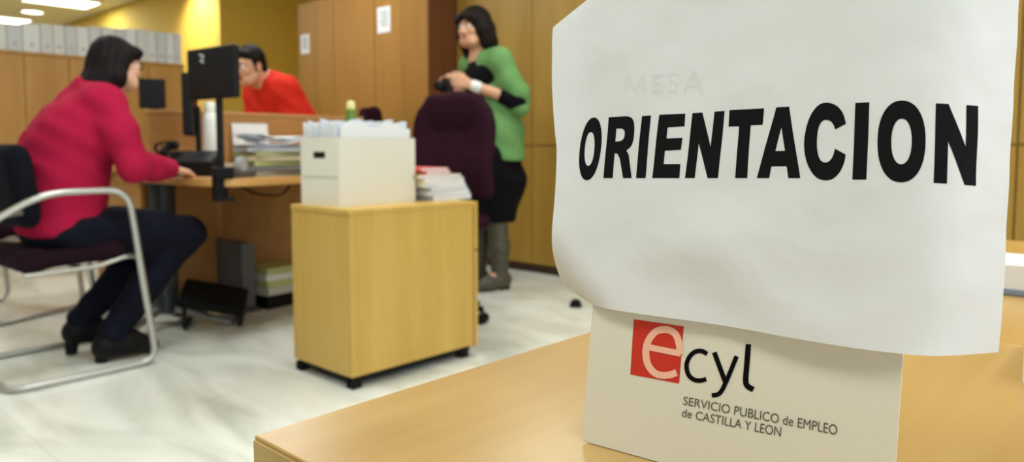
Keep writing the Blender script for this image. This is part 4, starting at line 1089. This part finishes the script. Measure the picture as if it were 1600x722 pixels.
s.ell(gh(0, -.016, .034), (.074, .089, .080), Rm, .03)
s.ell(gh(0, -.042, -.05), (.064, .052, .085), Rm, .04)
for x_, y_, z0, x2, y2, z2 in ((-.068, -.015, .02, -.066, -.07, -.16), (.068, -.015, .02, .066, -.07, -.16), (-.04, -.068, .0, -.045, -.108, -.19), (.04, -.068, .0, .045, -.108, -.19), (0, -.072, 0, 0, -.122, -.2), (-.062, .02, .03, -.07, -.035, -.14)):
    s.chain([gh(x_, y_, z0), gh((x_ + x2) / 2 * 1.12, (y_ + y2) / 2, (z0 + z2) / 2), gh(x2, y2, z2)], [.03, .034, .02], .03)
s.cap(gh(-.045, .068, .055), gh(.045, .068, .055), .022, .022, .03)
s.ell(gh(0, .115, -.045), (.066, .06, .1), Rm, .015, True)
hb = sdf_obj('hair', s, .006, M_HAIR, pw, lambda X, Y, Z: .0022 * np.sin(np.arctan2(Y - hc[1], X - hc[0]) * 42 + Z * 14) + .0015 * np.sin(np.arctan2(Y - hc[1], X - hc[0]) * 19 - Z * 20), 1)
# spectacles
bm = bmesh.new()
for sx in (-1, 1):
    ring = [gh(sx * .031 + .022 * cos(a), .1 - abs(sx * .031 + .022 * cos(a)) * .12, .002 + .017 * sin(a)) for a in np.linspace(0, 2 * pi, 18, endpoint=False)]
    tube(bm, ring, .0016, 6, True); tube(bm, [gh(sx * .053, .094, .006), gh(sx * .076, .06, .008), gh(sx * .078, -.005, .006)], .0016, 6)
tube(bm, [gh(-.009, .099, .004), gh(0, .102, .006), gh(.009, .099, .004)], .0016, 6)
bm_obj('spectacles', bm, M_BLACK, pw, True)
tag(pw, 'seated dark haired woman with glasses in a crimson jumper and dark trousers', 'person')

# ---------------------------------------------------------------- standing woman in green
O = V3(3.19, 3.085, 0); fF = nrm(V3(-.95, .30, 0)); lL = V3(-fF[1], fF[0], 0)
G = lambda f_, l_, z_: O + fF * f_ + lL * l_ + V3(0, 0, z_)
hc = G(.125, .01, 1.545); Rm = axes(fF * .93 + lL * .34 + V3(0, 0, -.03), (0, 0, 1))
neck = G(.075, 0, 1.405); Ls, Rs = G(.035, .165, 1.355), G(.055, -.165, 1.355)
Le, Lh = G(-.045, .225, 1.115), G(.20, .115, 1.205); Re, Rh = G(.0, -.235, 1.12), G(.22, -.04, 1.19)
b = SDF(); add_head(b, hc, Rm, 1.0, neck=neck - V3(0, 0, .02))
b.chain([G(0, 0, .92), G(.0, 0, 1.08), G(.03, 0, 1.25), neck - V3(0, 0, .05)], [.12, .1, .11, .06], .05)
b.cap(Ls, Rs, .055, .055, .05)
b.chain([Ls, Le, Lh], [.05, .039, .027], .03); b.chain([Rs, Re, Rh], [.05, .039, .027], .03)
add_hand(b, Lh, fF * .9 + lL * -.05 + V3(0, 0, .22), -lL, V3(0, 0, 1) + fF * .1, (.45, .5, .55, .6), .5)
add_hand(b, Rh, fF * .9 + lL * .12 + V3(0, 0, .22), lL, V3(0, 0, 1) + fF * .1, (.45, .5, .55, .6), .5)
for sl, ft in ((.085, -.005), (-.085, .06)):
    b.chain([G(0, sl, .88), G(.015, sl, .48), G(ft, sl, .1)], [.09, .056, .04], .03); b.cap(G(ft, sl, .09), G(ft + .14, sl * 1.1, .03), .035, .024, .03)
pg_ = sdf_obj('person', b, .0065, M_SKIN2, None, None, 1)
face_parts(pg_, hc, Rm)
M_BTOP = mat('black_jersey', (15, 14, 17), .9, spec=.1, noise=.1, scale=40)
s = SDF(); s.chain([G(0, 0, .98), G(0, 0, 1.1), G(.035, 0, 1.24), neck + V3(0, 0, -.03)], [.12, .112, .122, .062], .05); s.cap(neck - V3(0, 0, .03), neck + fF * .006 + V3(0, 0, .008), .062, .058, .02)
s.cap(G(.06, .09, 1.28), G(.06, -.09, 1.28), .075, .075, .05)
for E, Hh in ((Le, Lh), (Re, Rh)): s.chain([E + V3(0, 0, .08), E, E * .72 + Hh * .28], [.05, .055, .047], .03)
s.cut(neck + V3(0, 0, .022), (.3 * fF[0], .3 * fF[1], 1), .01)
sdf_obj('black_top', s, .008, M_BTOP, pg_)
M_GREEN = mat('green_knit', (106, 148, 88), .95, spec=.15, noise=.08, scale=30, bump=.3, bscale=220)
s = SDF()
for sl in (-1, 1):
    s.chain([G(.02, sl * .045, 1.31), G(-.0, sl * .05, 1.1), G(-.02, sl * .07, .95), G(-.03, sl * .085, .76)], [.115, .112, .13, .13], .05)
s.cap(Ls + V3(0, 0, -.01), neck + lL * .04 + V3(0, 0, -.035), .066, .05, .04); s.cap(Rs + V3(0, 0, -.01), neck - lL * .04 + V3(0, 0, -.035), .066, .05, .04)
s.chain([Ls, (Ls + Le) / 2, Le + V3(0, 0, .045)], [.074, .066, .066], .035); s.chain([Rs, (Rs + Re) / 2, Re + V3(0, 0, .045)], [.074, .066, .066], .035)
s.cap(Le + V3(0, 0, .05) - fF * .01, Le - V3(0, 0, .035) - fF * .015, .062, .058, .02); s.cap(Re + V3(0, 0, .05), Re - V3(0, 0, .035), .062, .058, .02)
s.cut(G(0, 0, .77), (0, 0, -1), .01)
s.chain([G(.16, 0, 1.46), G(.19, 0, 1.2), G(.2, 0, .95), G(.2, 0, .7)], [.055, .075, .115, .17], .01); s.p[-3:] = [(*q[:6], True) for q in s.p[-3:]]
s.cap(neck + V3(0, 0, .0) + fF * .03, neck + V3(0, 0, .1), .06, .07, .01, True)
sdf_obj('cardigan', s, .008, M_GREEN, pg_, folds(.003, 32, 30, 34))
M_SKIRT = mat('black_skirt', (17, 14, 19), .9, spec=.1, noise=.12, scale=30)
s = SDF()
for a in np.linspace(0, 2 * pi, 10, endpoint=False):
    s.chain([G(.06 * cos(a), .08 * sin(a), 1.0), G(.02 + .08 * cos(a), .10 * sin(a), .80), G(-.03 + .115 * cos(a), .12 * sin(a), .66), G(.0 + .10 * cos(a), .12 * sin(a), .44)], [.075, .075, .06, .045], .05)
s.chain([G(-.05, .0, .88), G(-.10, -.03, .70), G(-.07, -.02, .58)], [.06, .085, .05], .05)
s.cut(G(0, 0, .40), (-.1 * fF[0], -.1 * fF[1], -1), .01)
sdf_obj('skirt', s, .009, M_SKIRT, pg_, folds(.006, 45, 45, 5))
M_BOOT = mat('olive_boot_leather', (74, 68, 52), .5, noise=.15, scale=20)
for sl, ft in ((.085, -.005), (-.085, .06)):
    s = SDF(); s.chain([G(.012, sl, .40), G(.003 + ft * .5, sl, .26), G(ft, sl, .09)], [.064, .062, .05], .03); s.chain([G(ft - .03, sl, .05), G(ft + .08, sl * 1.06, .042), G(ft + .165, sl * 1.12, .034)], [.046, .042, .032], .03)
    s.cut((0, 0, .004), (0, 0, -1), .004); s.cut((0, 0, .41), (0, 0, 1), .01)
    bt = sdf_obj('boot', s, .0075, M_BOOT, pg_, folds(.002, 40, 40, 50))
    bm = bmesh.new(); tube(bm, [G(ft - .03, sl, .03), G(ft - .032, sl, .0005)], [.036, .034], 14); bm_obj('heel', bm, M_SHOE, bt, True)
    s = SDF(); s.chain([G(.005, sl, .52), G(.012, sl, .40)], [.062, .058], .02); sdf_obj('stocking', s, .008, M_BTOP, pg_)
gh = lambda x, y, z: hc + Rm @ V3(x, y, z)
s = SDF(); s.ell(gh(0, -.018, .038), (.088, .104, .096), Rm, .03); s.ell(gh(0, -.06, -.05), (.08, .06, .09), Rm, .04)
for x_, y_, z0, x2, y2, z2 in ((-.075, -.01, .02, -.088, -.035, -.15), (.075, -.01, .02, .088, -.035, -.15), (-.045, -.085, .0, -.055, -.09, -.165), (.045, -.085, .0, .055, -.09, -.165), (0, -.09, 0, 0, -.1, -.17), (-.062, .035, .055, -.084, .0, -.09), (.066, .02, .055, .085, -.012, -.09)):
    s.chain([gh(x_, y_, z0), gh((x_ + x2) / 2 * 1.1, (y_ + y2) / 2, (z0 + z2) / 2), gh(x2, y2, z2)], [.036, .036, .024], .03)
s.chain([gh(-.06, .068, .045), gh(0, .085, .052), gh(.06, .068, .045)], [.026, .024, .026], .02)
s.ell(gh(0, .118, -.05), (.067, .08, .1), Rm, .01, True)
hc2 = hc.copy()
sdf_obj('hair', s, .006, M_HAIR2, pg_, lambda X, Y, Z: .0022 * np.sin(np.arctan2(Y - hc2[1], X - hc2[0]) * 42 + Z * 14), 1)
wc = Lh + nrm(Le - Lh) * .03
wd_ = nrm(Le - Lh)
s = SDF(); s.cap(wc - wd_ * .012, wc + wd_ * .012, .0335, .034, .002); wt_ = sdf_obj('wristwatch', s, .004, mat('watch_white', (232, 230, 222), .35), pg_)
bm = bmesh.new(); q = wc + lL * .034; tube(bm, [tuple(q), tuple(q + lL * .006)], .016, 16); bm_obj('watch_face', bm, M_FRAME, wt_, True)
tag(pg_, 'standing smiling woman with dark bob, green cardigan, black skirt and boots, holding a camera', 'person')
# camera in her hands
c = (Lh + Rh) / 2 + fF * .105 + V3(0, 0, .0)
Mk = frame_matrix(c, lL, -fF)                      # local x = her left, y = back, z = up-ish
t = thing('camera', 'small black camera held by the woman in green', 'camera', tuple(c - V3(0, 0, .035)))
bm = bmesh.new(); box(bm, -.055, .055, -.022, .022, -.033, .036, .008, M=Mk); bc = bm_obj('camera_body', bm, M_BLACK, t)
bm = bmesh.new(); lathe(bm, [(.027, 0), (.027, .03), (.022, .045), (.016, .045), (.014, .035)], (0, 0, 0), 20); bmesh.ops.transform(bm, matrix=Mk @ Matrix.Translation((-.005, -.022, 0)) @ Matrix.Rotation(radians(90), 4, 'X'), verts=bm.verts[:]); bm_obj('lens', bm, M_BLACK2, t, True)
bm = bmesh.new(); box(bm, -.02, .02, -.018, .018, .0362, .052, .005, M=Mk); bm_obj('viewfinder', bm, M_BLACK, t)

# ---------------------------------------------------------------- leaning man in red
hip, ch1, neck = V3(2.655, 4.37, .945), V3(2.50, 4.35, 1.17), V3(2.405, 4.335, 1.275)
hc = V3(2.300, 4.32, 1.352); Rm = axes(V3(-.93, -.22, -.22))
Ls, Rs = V3(2.455, 4.155, 1.215), V3(2.455, 4.52, 1.215)
Le, Lh = V3(2.53, 4.12, .955), V3(2.36, 4.15, .785); Re, Rh = V3(2.46, 4.58, .955), V3(2.25, 4.5, .785)
b = SDF(); add_head(b, hc, Rm, 1.04, neck=neck, nr=.056)
b.chain([hip, V3(2.60, 4.36, 1.05), ch1, neck - V3(-.03, 0, .02)], [.13, .125, .13, .07], .06); b.cap(Ls, Rs, .06, .06, .06)
b.chain([Ls, Le, Lh], [.056, .044, .03], .03); b.chain([Rs, Re, Rh], [.056, .044, .03], .03)
add_hand(b, Lh, (-1, .1, -.22), (0, 0, -1), (0, 1, 0), (.15, .15, .18, .2), .3, 1.06); add_hand(b, Rh, (-1, -.1, -.22), (0, 0, -1), (0, -1, 0), (.15, .15, .18, .2), .3, 1.06)
legs = []
for sy in (-.1, .1):
    K_, A_k = V3(2.655, 4.38 + sy, .51), V3(2.69, 4.39 + sy * 1.1, .1); legs.append((K_, A_k)); b.chain([hip + V3(0, sy, -.03), K_, A_k], [.095, .06, .042], .03); b.cap(A_k, A_k + V3(-.14, 0, -.07), .036, .025, .02)
pm = sdf_obj('person', b, .0068, M_SKIN2, None, None, 1)
face_parts(pm, hc, Rm, 1.04)
M_REDS = mat('red_knit', (222, 50, 36), .9, spec=.15, noise=.08, scale=25, bump=.25, bscale=220)
s = SDF(); s.chain([hip + V3(.0, 0, .0), V3(2.60, 4.36, 1.05), ch1, neck + V3(.03, 0, -.035)], [.14, .135, .135, .08], .06)
for sy in (-.07, .07): s.chain([hip + V3(0, sy, 0), ch1 + V3(0, sy, 0)], [.13, .125], .05)
s.cap(Ls, neck + V3(.03, -.03, -.02), .078, .066, .05); s.cap(Rs, neck + V3(.03, .03, -.02), .078, .066, .05)
s.chain([Ls, Le, Lh * .85 + Le * .15], [.082, .066, .046], .035); s.chain([Rs, Re, Rh * .85 + Re * .15], [.082, .066, .046], .035)
s.cut(hip + V3(.05, 0, -.07), (.5, 0, -1), .02); s.cut(neck + V3(-.035, 0, .03), (-.8, 0, .7), .01)
sdf_obj('sweater', s, .009, M_REDS, pm, folds(.004, 30, 30, 34))
s = SDF(); s.ell(hip + V3(.01, 0, -.07), (.145, .18, .12), None, .05)
for sy, (K_, A_k) in zip((-.1, .1), legs): s.chain([hip + V3(.01, sy, -.05), K_, A_k], [.11, .08, .066], .04)
s.cut((0, 0, .07), (0, 0, -1), .01); s.cut(hip + V3(0, 0, .06), (0, 0, 1), .02)
sdf_obj('trousers', s, .009, M_JEAN, pm)
for K_, A_k in legs:
    s = SDF(); s.cap(A_k + V3(.02, 0, -.06), A_k + V3(0, 0, .01), .048, .05, .03); s.chain([A_k + V3(.04, 0, -.06), A_k + V3(-.08, 0, -.063), A_k + V3(-.19, 0, -.066)], [.045, .046, .036], .03); s.cut((0, 0, .003), (0, 0, -1), .004); sdf_obj('shoe', s, .007, M_SHOE, pm)
gh = lambda x, y, z: hc + Rm @ V3(x, y, z) * 1.04
s = SDF(); s.ell(gh(0, -.022, .042), (.082, .096, .088), Rm, .03); s.ell(gh(0, -.06, -.02), (.07, .05, .07), Rm, .03)
s.chain([gh(-.05, .052, .075), gh(0, .062, .085), gh(.05, .052, .075)], [.02, .02, .02], .03)
for sx in (-1, 1): s.cap(gh(sx * .07, .01, .04), gh(sx * .072, .012, -.03), .017, .010, .015)
s.ell(gh(0, .125, -.02), (.062, .07, .075), Rm, .012, True)
for sx in (-1, 1): s.ell(gh(sx * .08, -.004, -.012), (.014, .02, .03), Rm, .006, True)
hc3 = hc.copy()
sdf_obj('hair', s, .006, M_HAIR2, pm, lambda X, Y, Z: .002 * np.sin(np.arctan2(Y - hc3[1], X - hc3[0]) * 36 + Z * 60), 1)
tag(pm, 'dark haired man in a red sweater leaning forward behind the partition', 'person')

# ================================================================== CAMERA, WORLD, OUTPUT
cd = bpy.data.cameras.new('view_camera'); cam = link(bpy.data.objects.new('view_camera', cd))
cam.location = (0, 0, H); cam.rotation_euler = (radians(90) - P, 0, YAW - radians(90))
cd.sensor_width = 36; cd.sensor_fit = 'HORIZONTAL'; cd.lens = 36 * F / 1600
cd.shift_y = -(361 - CY) / 1600
cd.clip_start = .01; cd.clip_end = 100
cd.dof.use_dof = True; cd.dof.focus_distance = .335; cd.dof.aperture_fstop = (cd.lens / 1000) / .0022
S.camera = cam
w = bpy.data.worlds.new('office_fill'); S.world = w; w.use_nodes = True  # background glows as added cool fill through the open back of the room
w.node_tree.nodes['Background'].inputs[0].default_value = (.84, .96, 1.12, 1); w.node_tree.nodes['Background'].inputs[1].default_value = 2.9
S.view_settings.view_transform = 'Standard'; S.view_settings.look = 'None'; S.view_settings.gamma = 1; S.view_settings.exposure = -.82
S.view_settings.use_curve_mapping = False
for o in bpy.data.objects:
    if '_local' in o: del o['_local']
